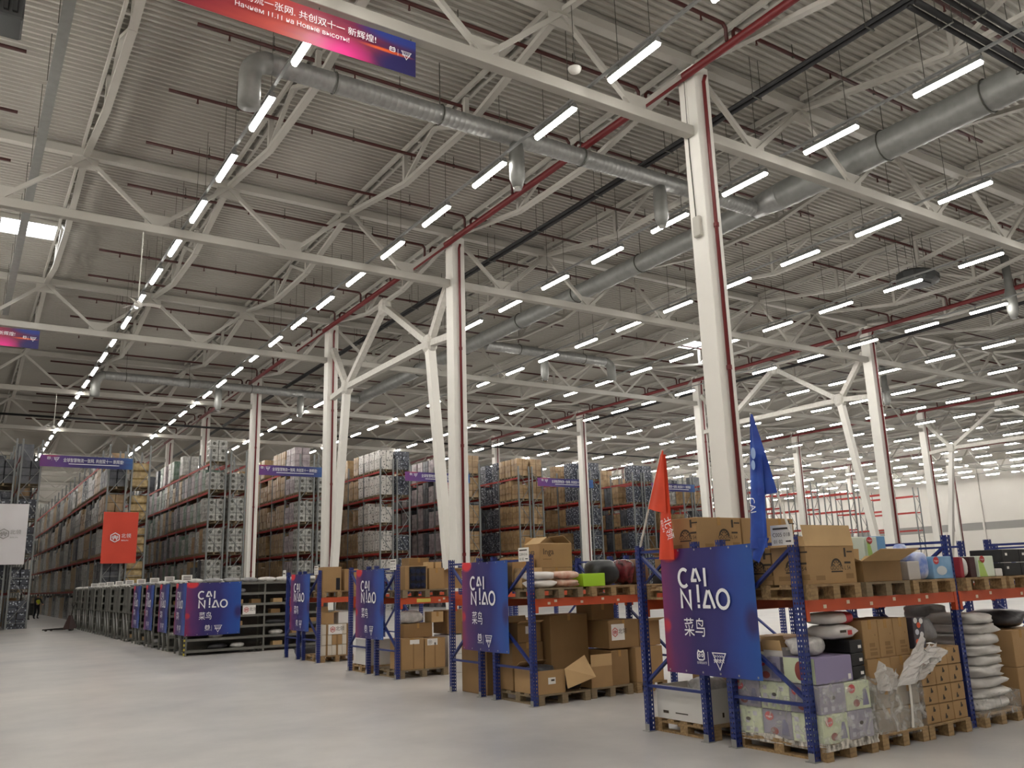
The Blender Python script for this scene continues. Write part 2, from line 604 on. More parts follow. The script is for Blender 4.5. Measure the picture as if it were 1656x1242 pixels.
# ---------------------------------------------------------------- rooflights
M_SKY = emit('rooflight_daylight', 'f4f8ff', SKYLIGHT_POWER)
for n, (x, y) in enumerate(((1.12, 31.9), (33.3, 32.4), (-0.2, 79.0))):
    t = thing('rooflight', ('bright daylit rooflight beside the grey hanging tray', 'bright daylit rooflight above the middle of the hall', 'bright rooflight near the white company banner')[n], 'rooflight', (x, y, 0))
    t['kind'] = 'structure'
    obj('kerb_frame', MB().box(-0.9, 0.9, -0.75, -0.68, 14.05, 14.2).box(-0.9, 0.9, 0.68, 0.75, 14.05, 14.2).box(-0.9, -0.83, -0.68, 0.68, 14.05, 14.2).box(0.83, 0.9, -0.68, 0.68, 14.05, 14.2).mesh('kerb_frame', M_STEEL), t)
    obj('glazing', MB().box(-0.83, 0.83, -0.68, 0.68, 14.15, 14.19).mesh('glazing', M_SKY), t)

# ================================================================ SERVICES UNDER THE ROOF
# light rows: rail, tubes, wires
ROWX = [4.83, 10.75, 17.07, 23.0]
ROWS = [-7.2, -1.2] + [x + 24 * k for k in range(5) for x in ROWX if x + 24 * k < 104]
ROWY = [-6.1, -3.2, -0.3, 2.65, 5.6, 8.52, 11.5] + [14.25 + 2.935 * k for k in range(32)]
M_TUBE = emit('tube_light', 'fffaf3', LAMP_POWER)
M_RAIL = mat('light_rail', '8f9190', 0.45, metal=0.4)
LZ = 12.02
hb = MB()
hb.hex([(-0.085, -0.77, 0.0), (0.085, -0.77, 0.0), (0.085, 0.77, 0.0), (-0.085, 0.77, 0.0), (-0.03, -0.77, 0.12), (0.03, -0.77, 0.12), (0.03, 0.77, 0.12), (-0.03, 0.77, 0.12)])
hb.box(-0.02, 0.02, -0.55, -0.5, 0.12, 0.195).box(-0.02, 0.02, 0.5, 0.55, 0.12, 0.195)
lamp_house = hb.mesh('housing', M_RAIL)
dv = [(-0.062, 0.02), (-0.06, -0.03), (-0.042, -0.065), (0.0, -0.08), (0.042, -0.065), (0.06, -0.03), (0.062, 0.02)]
db = MB()
vs = [(x, -0.75, z) for x, z in dv] + [(x, 0.75, z) for x, z in dv]
db.add(vs, [(i, i + 1, i + 8, i + 7) for i in range(6)] + [tuple(reversed(range(7))), tuple(range(7, 14))])
lamp_diff = db.mesh('diffuser', M_TUBE)
wire = MB().box(0.04, 0.05, -0.506, -0.494, 0.1, ZD - LZ).box(0.04, 0.05, 0.494, 0.506, 0.1, ZD - LZ).mesh('hanger_wire', M_WIRE)
spots = []
for x in ROWS:
    for y in ROWY:
        q = (x, y, LZ)
        spots.append((0 if in_view(q, 90) else 1, near_thing(*q), x, y))
spots.sort()
far_unseen_h, far_unseen_d = MB(), MB()
n_ind = 0
ROWNAME = {}
for vis, dist, x, y in spots:
    if vis == 0 and n_ind < 296:
        n_ind += 1
        ri = ROWS.index(x)
        yi = ROWY.index(y) - 6
        if yi <= 0:
            where = '%s short of the red-banner truss' % ORD[-yi + 1]
        else:
            where = '%s beyond the red-banner truss' % ORD[yi]
        row = {2: 'over the open aisle', 3: 'beside the first red main', 4: 'beyond the first red main', 5: 'just beyond the big round duct'}.get(ri)
        if row:
            t = thing('tube_light', 'lit tube light %s, %s' % (row, where), 'light', (x, y, LZ), group='tube lights in the row ' + row)
        else:
            t = thing('tube_light', 'lit tube light, %s row beyond the big round duct, %s' % (ORD[ri - 4], where.replace('the red-', '')), 'light', (x, y, LZ), group='tube lights in the %s row beyond the duct' % ORD[ri - 4])
        obj('housing', lamp_house, t)
        obj('diffuser', lamp_diff, t)
        if dist < 40:
            obj('hanger_wire', wire, t)
    elif vis == 0 or (dist < 40 and y > -8):  # includes unseen fixtures around the camera, added to light the front floor
        far_unseen_d.add([(vx + x, vy + y, vz + LZ) for vx, vy, vz in vs], [(i, i + 1, i + 8, i + 7) for i in range(6)] + [tuple(reversed(range(7))), tuple(range(7, 14))])
        far_unseen_h.box(x - 0.05, x + 0.05, y - 0.77, y + 0.77, LZ + 0.07, LZ + 0.13)
t = thing('far_and_unseen_tube_lights', 'mass of small far tube lights, plus unseen near ones added for light', 'lights')
t['kind'] = 'stuff'
o = obj('diffuser', far_unseen_d.mesh('diffuser', M_TUBE), t); o['kind'] = 'stuff'
o = obj('housing', far_unseen_h.mesh('housing', M_RAIL), t); o['kind'] = 'stuff'
for n, x in enumerate(ROWS):
    if n < 2:
        continue
    b = MB().box(-0.03, 0.03, -5.0, 108.0, 0.0, 0.012).box(-0.034, -0.03, -5.0, 108, 0.0, 0.05).box(0.03, 0.034, -5, 108, 0, 0.05)
    names = {2: 'thin grey light rail over the open aisle', 3: 'thin grey light rail beside the red sprinkler main', 4: 'thin grey light rail between black tray and round duct'}
    o = tag(obj('light_rail', b.mesh('light_rail', M_RAIL), None, (x, 0, 12.22)), names.get(n, 'thin grey light rail, %s beyond the big round duct' % ORD[n - 4]), 'rail')

# sprinkler mains along Y and branch pipes along X
SPY = [-0.5 + 2.985 * k for k in range(36)]
left_b = MB().tube([(-0.12, 0, -0.42), (-0.12, 0, -0.1), (-0.2, 0, 0.0), (-0.4, 0, 0), (-10.3, 0, 0)], 0.045, 8).mesh('pipe', M_BRANCH, True)
right_b = MB().tube([(0.12, 0, -0.42), (0.12, 0, -0.1), (0.2, 0, 0.0), (0.4, 0, 0), (10.6, 0, 0)], 0.045, 8).mesh('pipe', M_BRANCH, True)
head = MB().tube([(0, 0, 0.0), (0, 0, -0.12), (0, 0, -0.17)], [0.02, 0.02, 0.035], 6).mesh('sprinkler_head', M_BRANCH)
rod = MB().box(-0.008, 0.008, -0.008, 0.008, 0.0, ZD - 13.9).box(-0.03, 0.03, -0.02, 0.02, -0.07, 0.06).mesh('hanger_rod', M_WIRE)
for k in range(-1, 4):
    xm = 13.71 + 24 * k
    if k >= 0:
        b = MB().tube([(0, -6, 0), (0, 108.5, 0)], 0.1, 10)
        tag(obj('sprinkler_main', b.mesh('sprinkler_main', M_RED, True), None, (xm, 0, 13.45)),
            ('thick red sprinkler main running over the column with the grey box', 'thick red sprinkler main over the second column line', 'red sprinkler main over the third column line', 'red sprinkler main near the far end wall')[k], 'pipe')
    for y in SPY:
        for s in (-1, 1):
            if k == -1 and s == -1:
                continue
            xe = xm + s * 10.4
            if not any(in_view((xm + s * q, y, 13.9), 20) for q in (0, 3, 6, 9, 10.5)):
                continue
            dist = near_thing(xm + s * 5, y, 13.9)
            if dist > 70 or y > 88:
                continue
            yi = SPY.index(y) - 4
            where = '%s short of the red-banner truss' % ORD[1 - yi] if yi <= 0 else '%s beyond the red-banner truss' % ORD[yi]
            side = 'beside the grey cable tray' if k == -1 else 'crossing the aisle light row' if (k == 0 and s == -1) else 'under the big round duct side' if k == 0 else None
            if side == 'under the big round duct side':
                side = 'between red main and big duct'
            if side:
                lab, g = 'dark red branch pipe %s, %s' % (side, where), 'branch pipes ' + side
            else:
                lab, g = 'dark red branch pipe %s red main %s' % (('aisle side of the', 'beyond the')[s > 0], ('two', 'two', 'three', 'four')[k]), 'branch pipes of far main %d%s' % (k, s)
                lab = 'dark red branch pipe %s the %s red main, %s' % (('short of', 'beyond')[s > 0], ORD[k + 1], where.replace('the red-', ''))
                g = 'branch pipes %s the %s main' % (('short of', 'beyond')[s > 0], ORD[k + 1])
            t = thing('sprinkler_branch', lab, 'pipe', (xm, y, 13.9), group=g)
            obj('pipe', left_b if s < 0 else right_b, t)
            if dist < 48:
                for q in (0.9, 3.6, 6.6, 9.6 if s < 0 else 9.9):
                    obj('sprinkler_head', head, t, (s * q, 0, 0))
                for q in (2.2, 5.4, 8.6):
                    obj('hanger_rod', rod, t, (s * q, 0, 0))

# black trays and pipes
def tray(name, p0, p1, label, group=None, w=0.16, z=0.0):
    a, c = Vector(p0), Vector(p1)
    d = (c - a).normalized()
    s = Vector((d.y, -d.x, 0))
    b = MB()
    b.tube([a + s * w / 2, c + s * w / 2], 0.065, 8)
    b.tube([a - s * w / 2, c - s * w / 2], 0.05, 8)
    r = MB()
    r.bar(-s * 0.16 - Vector((0, 0, 0.085)), s * 0.16 - Vector((0, 0, 0.085)), 0.04, 0.02)
    for e in (-0.15, 0.15):
        r.box(s.x * e - 0.006, s.x * e + 0.006, s.y * e - 0.006, s.y * e + 0.006, -0.1, ZD - a.z)
    hm = r.mesh('hanger', M_WIRE)
    t = thing(name, label, 'pipe', (0, 0, 0), group=group)
    obj('pipe', b.mesh('pipe', M_BLACK, True), t)
    n = max(2, int((c - a).length / 3.1))
    for i in range(n + 1):
        q = a + d * (1.1 + ((c - a).length - 1.2) * i / n)
        if (abs(q.x - 20.25) < 0.65 and abs(d.x) > 0.5) or near_thing(*q) > 45:
            continue
        obj('hanger', hm, t, q)
    return t
tray('black_pipe_run', (15.55, 8.1, 13.2), (15.55, 100, 13.2), 'pair of black pipes running between first red main and big duct')
tray('black_pipe_run', (39.4, -4, 13.2), (39.4, 100, 13.2), 'pair of black pipes running just beyond the second column line')
tray('black_pipe_run', (14.6, 7.7, 12.38), (34, 7.7, 12.38), 'black pipe pair crossing above the corner, lower of two')
tray('black_pipe_run', (14.9, 7.2, 12.38), (34, 7.2, 12.38), 'black pipe pair crossing above the corner, higher of two')
tray('black_pipe_run', (0.5, 59.8, 12.6), (80, 59.8, 12.6), 'black pipe pair crossing over the tall racks')

# galvanised cable tray at the far side of the first span
b = MB().box(-0.11, 0.11, 0, 32, 0, 0.02).box(-0.11, -0.1, 0, 32, 0.02, 0.09).box(0.1, 0.11, 0, 32, 0.02, 0.09)
t = thing('cable_tray', 'long grey cable tray hanging beside the event banner end', 'tray', (0.88, 7.3, 13.0))
obj('channel', b.mesh('channel', M_GALVD), t)
for i in range(14):
    obj('hanger_rod', MB().box(-0.13, -0.115, -0.008, 0.008, 0, 1.2).mesh('hanger_rod', M_WIRE), t, (0, 0.8 + i * 2.35, 0))

# round spiral ducts
def ribbed(pts, r, step=0.14):
    """spiral duct: pipe with raised seams"""
    b = MB()
    pts = [Vector(p) for p in pts]
    out, rs = [], []
    for i in range(len(pts) - 1):
        a, c = pts[i], pts[i + 1]
        ln = (c - a).length
        n = max(1, int(ln / step))
        for k in range(n):
            for f, e in ((0.0, 1.022), (0.1, 1.022), (0.2, 1.0), (0.9, 1.0)):
                out.append(a + (c - a) * ((k + f) / n)); rs.append(r * e)
    out.append(pts[-1]); rs.append(r)
    return b.tube(out, rs, 16)
def elbow(c0, d0, d1, R, n=6):
    """points of a quarter bend starting at c0 heading d0 then d1"""
    c0, d0, d1 = Vector(c0), Vector(d0), Vector(d1)
    return [c0 + d0 * R * math.sin(PI / 2 * i / n) + d1 * R * (1 - math.cos(PI / 2 * i / n)) for i in range(n + 1)]

def duct(name, label, straight, r, bend=None, nozzles=(), clamps=()):
    t = thing(name, label, 'duct', (0, 0, 0))
    obj('duct_run', ribbed(straight, r).mesh('duct_run', M_GALV, True), t)
    if bend:
        obj('elbow', MB().tube(bend, r * 1.02, 16).mesh('elbow', M_GALVD, True), t)
    for q in nozzles:
        b = MB().tube([(0, 0, 0), (0, 0, -0.25), (0, 0, -0.95), (0, 0, -1.02), (0, 0, -1.2)], [0.17, 0.2, 0.2, 0.17, 0.12], 14)
        n = obj('air_nozzle', b.mesh('air_nozzle', M_GALVD, True), t, q)
        obj('nozzle_tip', MB().tube([(0, 0, -1.2), (0, 0, -1.24)], [0.12, 0.1], 14).mesh('nozzle_tip', mat('bright_steel', 'd8dad8', 0.15, metal=1.0)), n)
    for q, ax in clamps:
        b = MB()
        if ax == 'x':
            b.tube([(0, r * 1.08 * math.cos(a), r * 1.08 * math.sin(a)) for a in [2 * PI * i / 16 for i in range(17)]], 0.018, 5, caps=False)
        else:
            b.tube([(r * 1.08 * math.cos(a), 0, r * 1.08 * math.sin(a)) for a in [2 * PI * i / 16 for i in range(17)]], 0.018, 5, caps=False)
        b.box(-0.008, 0.008, -0.008, 0.008, r, ZD - q[2])
        obj('hanger_clamp', b.mesh('hanger_clamp', M_WIRE), t, q)
    return t
DZ = 12.78
duct('spiral_duct', 'ribbed round duct crossing the red-banner bay with an elbow beside the tube row',
     [(19.88, 16.4, DZ), (4.75, 16.4, DZ)], 0.23, elbow((4.75, 16.4, DZ), (-1, 0, 0), (0, 0, -1), 0.42) + [(4.33, 16.4, DZ - 1.15)],
     nozzles=((11.1, 16.4, DZ - 0.2), (16.0, 16.4, DZ - 0.2)), clamps=[((x, 16.4, DZ), 'x') for x in (6.2, 8.9, 13.2, 18.2)])
duct('spiral_duct', 'ribbed round duct crossing a far bay before the tall racks',
     [(19.88, 47.6, DZ), (5.8, 47.6, DZ)], 0.23, elbow((5.8, 47.6, DZ), (-1, 0, 0), (0, 0, -1), 0.42) + [(5.38, 47.6, DZ - 1.15)],
     nozzles=((11.6, 47.6, DZ - 0.2), (16.3, 47.6, DZ - 0.2)), clamps=[((x, 47.6, DZ), 'x') for x in (6.8, 10, 13.4, 18.2)])
duct('spiral_duct', 'short round duct branch with drop elbow beyond the big duct',
     [(20.62, 33.6, DZ), (27.9, 33.6, DZ)], 0.23, elbow((27.9, 33.6, DZ), (1, 0, 0), (0, 0, -1), 0.42) + [(28.32, 33.6, DZ - 0.95)],
     nozzles=((24.0, 33.6, DZ - 0.2),), clamps=[((x, 33.6, DZ), 'x') for x in (22.5, 26.5)])
t = thing('main_duct', 'big round galvanised duct running along the hall', 'duct', (20.25, 0, 12.95))
obj('duct_run', ribbed([(0, -4, 0), (0, 15.5, 0)], 0.42, 0.5).mesh('duct_run', M_GALVD, True), t)
obj('reducer', MB().tube([(0, 15.5, 0), (0, 16.6, 0)], [0.42, 0.33], 16).mesh('reducer', M_GALV, True), t)
obj('duct_run', ribbed([(0, 16.6, 0), (0, 48.2, 0)], 0.33, 0.5).mesh('duct_run', M_GALVD, True), t)
for y in (9.2, 12, 18.5, 22, 25.9, 30, 35, 40):
    r = 0.42 if y < 15 else 0.33
    b = MB().tube([(r * 1.06 * math.cos(a), 0, r * 1.06 * math.sin(a)) for a in [2 * PI * i / 16 for i in range(17)]], 0.02, 5, caps=False).box(-0.008, 0.008, -0.008, 0.008, r, ZD - 12.95)
    obj('hanger_clamp', b.mesh('hanger_clamp', M_WIRE), t, (0, y, 0))
for n, (x, y) in enumerate(((35.5, 16.6), (47.7, 30.5))):
    b = MB().tube([(0, 0, 1.6), (0, 0, 0.25), (0, 0, 0), (0, 0, -0.75), (0, 0, -0.85), (0, 0, -1.05)], [0.16, 0.16, 0.22, 0.22, 0.18, 0.13], 14)
    t = thing('air_nozzle', ('grey drum air nozzle hanging over the second column line', 'grey drum air nozzle hanging beside the far brace')[n], 'nozzle', (x, y, 12.6))
    obj('drum', b.mesh('drum', M_GALVD, True), t)
    obj('nozzle_tip', MB().tube([(0, 0, -1.05), (0, 0, -1.1)], [0.13, 0.1], 14).mesh('nozzle_tip', mat('bright_steel', 'd8dad8', 0.15, metal=1.0)), t)

# dark recirculation unit, heater, ceiling fans, pendant dome
t = thing('air_unit', 'dark grey round-edged air unit hung on wires between two tube lights', 'air unit', (30.1, 17.3, 12.55))
M_DKG = mat('unit_grey', '3b3d3d', 0.5)
b = MB()
ring = lambda r, z: [(0.95 * r * math.cos(2 * PI * i / 12), 0.7 * r * math.sin(2 * PI * i / 12), z) for i in range(12)]
vs2 = ring(0.8, -0.22) + ring(1.0, -0.12) + ring(1.0, 0.1) + ring(0.85, 0.2)
b.add(vs2, [(l * 12 + k, l * 12 + (k + 1) % 12, l * 12 + 12 + (k + 1) % 12, l * 12 + 12 + k) for l in range(3) for k in range(12)] + [tuple(reversed(range(12))), tuple(range(36, 48))])
obj('casing', b.mesh('casing', M_DKG), t)
obj('grille', MB().box(-0.35, 0.35, -0.3, 0.3, -0.26, -0.22).mesh('grille', M_BLACK), t)
for sx in (-0.6, 0, 0.6):
    for sy in (-0.35, 0.35):
        obj('hanger_wire', MB().box(sx - 0.008, sx + 0.008, sy - 0.008, sy + 0.008, 0.15, ZD - 12.55).mesh('hanger_wire', M_WIRE), t)

t = thing('unit_heater', 'dark grey box heater hung under the deck beside the cable tray', 'heater', (-0.45, 17.1, 12.35))
obj('casing', MB().bbox(-0.6, 0.6, -0.4, 0.4, 0, 0.75, 0.03).mesh('casing', M_DKG), t)
for i in range(7):
    obj('louvre', MB().hex([(-0.5 + i * 0.15, -0.47, 0.1), (-0.48 + i * 0.15, -0.4, 0.1), (-0.48 + i * 0.15, -0.4, 0.65), (-0.5 + i * 0.15, -0.47, 0.65), (-0.42 + i * 0.15, -0.47, 0.1), (-0.4 + i * 0.15, -0.4, 0.1), (-0.4 + i * 0.15, -0.4, 0.65), (-0.42 + i * 0.15, -0.47, 0.65)]).mesh('louvre', mat('louvre_black', '232424', 0.5)), t)
obj('bracket', MB().box(-0.5, 0.5, 0.35, 0.4, 0.75, ZD - 12.35).box(-0.65, -0.6, -0.1, 0.4, 0.1, 0.9).mesh('bracket', M_GALVD), t)

fan_blade = MB().grid(lambda u, v: ((v - 0.5) * 0.13, 0.1 + 0.5 * u, 0.03 * math.sin(u * 3) + (v - 0.5) * 0.05), 6, 2)
fan_blade = fan_blade.mesh('blade', mat('fan_white', 'e8e6e0', 0.4), True)
for n, (x, y) in enumerate(((3.75, 25.0), (3.75, 49.0))):
    z = 9.7 if n == 0 else 10.1
    t = thing('ceiling_fan', ('white ceiling fan on a long rod under the second aisle truss', 'white ceiling fan on a long rod in front of the tall racks')[n], 'fan', (x, y, z))
    obj('down_rod', MB().tube([(0, 0, 0), (0, 0, ZB0 - z)], 0.018, 6).mesh('down_rod', M_STEEL), t)
    obj('motor', MB().tube([(0, 0, -0.08), (0, 0, -0.05), (0, 0, 0.05), (0, 0, 0.1)], [0.06, 0.11, 0.11, 0.04], 12).mesh('motor', mat('fan_white', 'e8e6e0', 0.4), True), t)
    for k in range(3):
        obj('blade', fan_blade, t, (0, 0, 0), (0, 0, 0.5 + k * 2 * PI / 3))
t = thing('pendant_dome', 'small white dome hanging by a cable in front of the red-banner truss', 'detector', (10.05, 12.55, 12.25))
obj('dome', MB().tube([(0, 0, 0.0), (0, 0, -0.02), (0, 0, -0.09), (0, 0, -0.12)], [0.05, 0.15, 0.12, 0.03], 16).mesh('dome', mat('fan_white', 'e8e6e0', 0.4), True), t)
obj('cable', MB().tube([(0, 0, 0), (0.02, 0, 0.25), (0, 0, 0.4), (0, 0, ZD - 12.25)], 0.008, 5).mesh('cable', M_WIRE), t)

# ================================================================ TALL PALLET RACKS AT THE BACK
M_UPR = mat('rack_upright_grey', '7d8080', 0.5, metal=0.3)
M_RBEAM = mat('rack_beam_red', 'a3312b', 0.5)
M_WOOD = mat('pallet_wood', 'a98c63', 0.75, var=0.35, scale=6, col2='7d6547', stretch=(1, 6, 6))
M_WOODD = mat('pallet_wood_old', '8b7a60', 0.8, var=0.3, scale=6, stretch=(1, 6, 6))
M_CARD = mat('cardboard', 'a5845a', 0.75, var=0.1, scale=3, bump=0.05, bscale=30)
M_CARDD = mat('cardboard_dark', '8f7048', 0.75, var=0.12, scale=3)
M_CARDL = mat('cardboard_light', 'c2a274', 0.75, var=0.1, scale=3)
M_TAPE = mat('packing_tape', 'b08a55', 0.25)

def wrap_mat(name, c1, c2, kind, scale=3.0, c3=None, coat=0.8):
    """goods under stretch film: printed pattern below a crinkled glossy coat"""
    m = bpy.data.materials.new(name)
    m.use_nodes = True
    nt = m.node_tree
    L = nt.links.new
    b = nt.nodes['Principled BSDF']
    b.inputs['Roughness'].default_value = 0.45
    b.inputs['Coat Weight'].default_value = coat
    b.inputs['Coat Roughness'].default_value = 0.12
    tc = nt.nodes.new('ShaderNodeTexCoord')
    r = nt.nodes.new('ShaderNodeValToRGB')
    if kind == 'spots':
        n = nt.nodes.new('ShaderNodeTexVoronoi'); n.inputs['Scale'].default_value = scale
        out = n.outputs['Distance']
        r.color_ramp.elements[0].position = 0.22; r.color_ramp.elements[1].position = 0.36
    elif kind == 'stripes':
        n = nt.nodes.new('ShaderNodeTexBrick'); n.inputs['Scale'].default_value = scale
        n.inputs['Color1'].default_value = lin(c1); n.inputs['Color2'].default_value = lin(c3 or c1); n.inputs['Mortar'].default_value = lin(c2)
        n.inputs['Mortar Size'].default_value = 0.03
        mp = nt.nodes.new('ShaderNodeMapping'); mp.inputs['Rotation'].default_value = (PI / 2, 0, 0.35)
        L(tc.outputs['Object'], mp.inputs['Vector']); L(mp.outputs['Vector'], n.inputs['Vector'])
        out = None
        L(n.outputs['Color'], b.inputs['Base Color'])
    else:
        n = nt.nodes.new('ShaderNodeTexNoise'); n.inputs['Scale'].default_value = scale; n.inputs['Detail'].default_value = 5
        out = n.outputs['Fac']
        r.color_ramp.elements[0].position = 0.38; r.color_ramp.elements[1].position = 0.62
    if out is not None:
        L(tc.outputs['Object'], n.inputs['Vector'])
        r.color_ramp.elements[0].color = lin(c1); r.color_ramp.elements[1].color = lin(c2)
        L(out, r.inputs['Fac']); L(r.outputs['Color'], b.inputs['Base Color'])
    w = nt.nodes.new('ShaderNodeTexNoise'); w.inputs['Scale'].default_value = 6.0; w.inputs['Detail'].default_value = 5; w.inputs['Distortion'].default_value = 1.5
    mp2 = nt.nodes.new('ShaderNodeMapping'); mp2.inputs['Scale'].default_value = (1, 1, 2.4)
    L(tc.outputs['Object'], mp2.inputs['Vector']); L(mp2.outputs['Vector'], w.inputs['Vector'])
    bp = nt.nodes.new('ShaderNodeBump'); bp.inputs['Strength'].default_value = 0.55; bp.inputs['Distance'].default_value = 0.05
    L(w.outputs['Fac'], bp.inputs['Height'])
    L(bp.outputs['Normal'], b.inputs['Coat Normal'])
    return m

W_BROWN = wrap_mat('wrapped_brown', '8a6d48', 'a68a62', 'noise', 2.5)
W_GREY = wrap_mat('wrapped_grey', '8d8d88', 'b9b9b4', 'noise', 5)
W_SPOT = wrap_mat('wrapped_spotted', '4a4a4c', 'c2beb8', 'spots', 6.0)
W_NAVY = wrap_mat('wrapped_navy', 'b8c0cc', '2c3240', 'spots', 8.0)
W_DARK = wrap_mat('wrapped_dark', '30343c', '4c5058', 'noise', 3)
W_RED = wrap_mat('wrapped_red', '9c3a3c', 'd8d0cc', 'stripes', 5.0, 'b98084')
W_MAUVE = wrap_mat('wrapped_mauve', '84797e', 'a79c9e', 'noise', 3)
W_GOLD = wrap_mat('wrapped_gold', '9d8350', 'c9b07a', 'noise', 4, coat=1.0)
W_GREEN = wrap_mat('wrapped_green', '40604c', '7c8c84', 'noise', 3)
M_HOLE = mat('roll_core_dark', '55554f', 0.7)

def pallet_mesh(lx, ly, m):
    """wooden pallet, lx long (deck boards across), on three rows of blocks"""
    b = MB()
    n = 5
    for i in range(n):
        y = ly * i / (n - 1) * 0.88
        b.box(0, lx, y, y + ly * 0.12, 0.122, 0.144)
    for i in range(3):
        x = (lx - 0.1) * i / 2
        b.box(x, x + 0.1, 0, ly, 0.1, 0.122)
        for j in range(3):
            y = (ly - 0.1) * j / 2
            b.box(x, x + 0.1, y, y + 0.1, 0.022, 0.1)
    for j in range(3):
        y = (ly - 0.1) * j / 2
        b.box(0, lx, y, y + 0.1, 0, 0.022)
    return b.mesh('pallet', m)

LX, LY = 1.06, 0.8
PAL = pallet_mesh(LX, LY, M_WOODD)
def load_mesh(kind, h, seed):
    rnd = random.Random(seed)
    b = MB()
    m = [W_BROWN]
    if kind == 'brown':
        nx, ny, nz = 2, 2, 3
    elif kind == 'rolls':
        nx, ny, nz = 2, 1, 3; m = [W_GREY, M_HOLE]
    elif kind == 'spot':
        nx, ny, nz = 2, 2, 2; m = [W_SPOT]
    elif kind == 'navy':
        nx, ny, nz = 2, 2, 4; m = [W_NAVY]
    elif kind == 'dark':
        nx, ny, nz = 2, 2, 3; m = [W_DARK]
    elif kind == 'red':
        nx, ny, nz = 2, 2, 4; m = [W_RED]
    elif kind == 'mauve':
        nx, ny, nz = 2, 2, 3; m = [W_MAUVE]
    elif kind == 'gold':
        nx, ny, nz = 1, 1, 3; m = [W_GOLD]
    elif kind == 'green':
        nx, ny, nz = 2, 2, 3; m = [W_GREEN]
    else:
        nx, ny, nz = 2, 2, 3; m = [W_GREY]
    dx, dy, dz = LX / nx, LY / ny, h / nz
    for k in range(nz):
        for i in range(nx):
            for j in range(ny):
                e = lambda: rnd.uniform(0.004, 0.022)
                if kind == 'gold':
                    w = 0.03 + 0.05 * (k % 2)
                    b.bbox(i * dx + w, (i + 1) * dx - w, j * dy + w, (j + 1) * dy - w, 0.146 + k * dz, 0.146 + (k + 1) * dz - 0.02, 0.06)
                else:
                    b.bbox(i * dx + e(), (i + 1) * dx - e(), j * dy + e(), (j + 1) * dy - e(), 0.146 + k * dz + 0.002, 0.146 + (k + 1) * dz - e() * 0.6, 0.014)
                if kind == 'rolls':
                    for ax in (0, 1):
                        for q in ((0.5,) if ax == 0 else (0.3, 0.72)):
                            zc = 0.146 + (k + 0.5) * dz
                            ring = []
                            for s in range(10):
                                a = 2 * PI * s / 10
                                if ax == 0:
                                    ring.append((i * dx + 0.5 * dx + 0.1 * math.cos(a), 0.0, zc + 0.1 * math.sin(a)))
                                else:
                                    ring.append((0.0, q * dy - 0.1 * math.cos(a), zc + 0.1 * math.sin(a)))
                            if ax == 0 or i == 0:
                                b.add(ring, [tuple(range(10))], 1)
    return b.mesh('wrapped_goods', m)

LOADS = {}
for kd in ('brown', 'rolls', 'spot', 'navy', 'dark', 'red', 'mauve', 'gold', 'green', 'grey'):
    LOADS[kd] = [load_mesh(kd, h, 5 + i) for i, h in enumerate((1.42, 1.3, 1.05))]
KLAB = {'brown': 'brown cartons', 'rolls': 'pale roll packs', 'spot': 'white spotted boxes', 'navy': 'navy flecked packs', 'dark': 'charcoal boxes', 'red': 'red striped cartons',
        'mauve': 'mauve-grey cartons', 'gold': 'gold bound bales', 'green': 'green-grey boxes', 'grey': 'plain grey boxes'}

RY, RH, BAY, DEPTH = 53.0, 10.05, 2.8, 1.03
LEV = [1.87, 3.74, 5.6, 7.48, 9.2]
b = MB()
for x in (0, DEPTH - 0.09):
    b.box(x, x + 0.09, -0.05, 0.05, 0, RH)
frame_near = MB(); frame_near.v, frame_near.f, frame_near.mi = list(b.v), list(b.f), list(b.mi)
z, s = 0.3, 0
while z < RH - 1.0:
    p0, p1 = (0.09, DEPTH - 0.09) if s % 2 == 0 else (DEPTH - 0.09, 0.09)
    frame_near.bar((p0, 0, z), (p1, 0, z + 1.15), 0.035, 0.035, up=(0, 1, 0))
    if s % 2 == 0:
        frame_near.bar((0.09, 0, z), (DEPTH - 0.09, 0, z), 0.035, 0.035, up=(0, 1, 0))
    z += 1.15
    s += 1
F_NEAR = frame_near.mesh('upright_frame', M_UPR)
BEAM = MB().box(-0.025, 0.025, 0.05, BAY - 0.05, -0.13, 0.0).mesh('beam', M_RBEAM)

racks = []
for n in range(16):
    X = 1.4 + 5.6 * n
    for side in (0, 1):
        bays = (4, 16, 8, 6, 5)[n] if n < 5 else 3
        if side == 1:
            bays = 2
        if n >= 11:
            bays = 2
            if side == 1:
                continue
        racks.append((n, side, X + side * (DEPTH + 0.2), bays))
ind = 0
RACKT = {}
stuff = {}
rnd = random.Random(4)
def pick(n, side, bay, pos, lv):
    if n == 0:
        return 'navy' if lv < 3 else 'dark'
    if n == 1:
        return 'gold' if side == 1 else ('dark', 'grey', 'brown')[(bay * 2 + lv) % 3]
    if n == 2:
        if side == 1 or (bay == 0 and pos == 0):
            return 'rolls'
        return ('mauve', 'dark', 'brown', 'grey', 'green')[(bay + pos + lv) % 5]
    if n == 3:
        if side == 1 or (bay == 0 and pos == 0):
            return 'rolls'
        return 'mauve' if bay == 0 else 'brown'
    if n == 4:
        if side == 1:
            return 'navy'
        return 'spot' if bay == 0 else ('spot' if bay == 1 and pos == 0 else 'brown')
    if n == 5:
        return 'brown' if side == 1 else ('red' if bay == 0 and pos < 1 else 'dark' if pos == 1 else 'mauve')
    if n == 6:
        return 'brown' if side == 1 or bay == 0 else ('navy' if bay == 1 else 'dark')
    if n == 7:
        return 'navy' if side == 1 or (bay == 0 and pos < 2) else 'brown'
    if n == 8:
        return ('navy', 'dark', 'brown')[(pos + bay) % 3]
    return ('brown', 'grey', 'dark')[(pos + bay + lv) % 3]
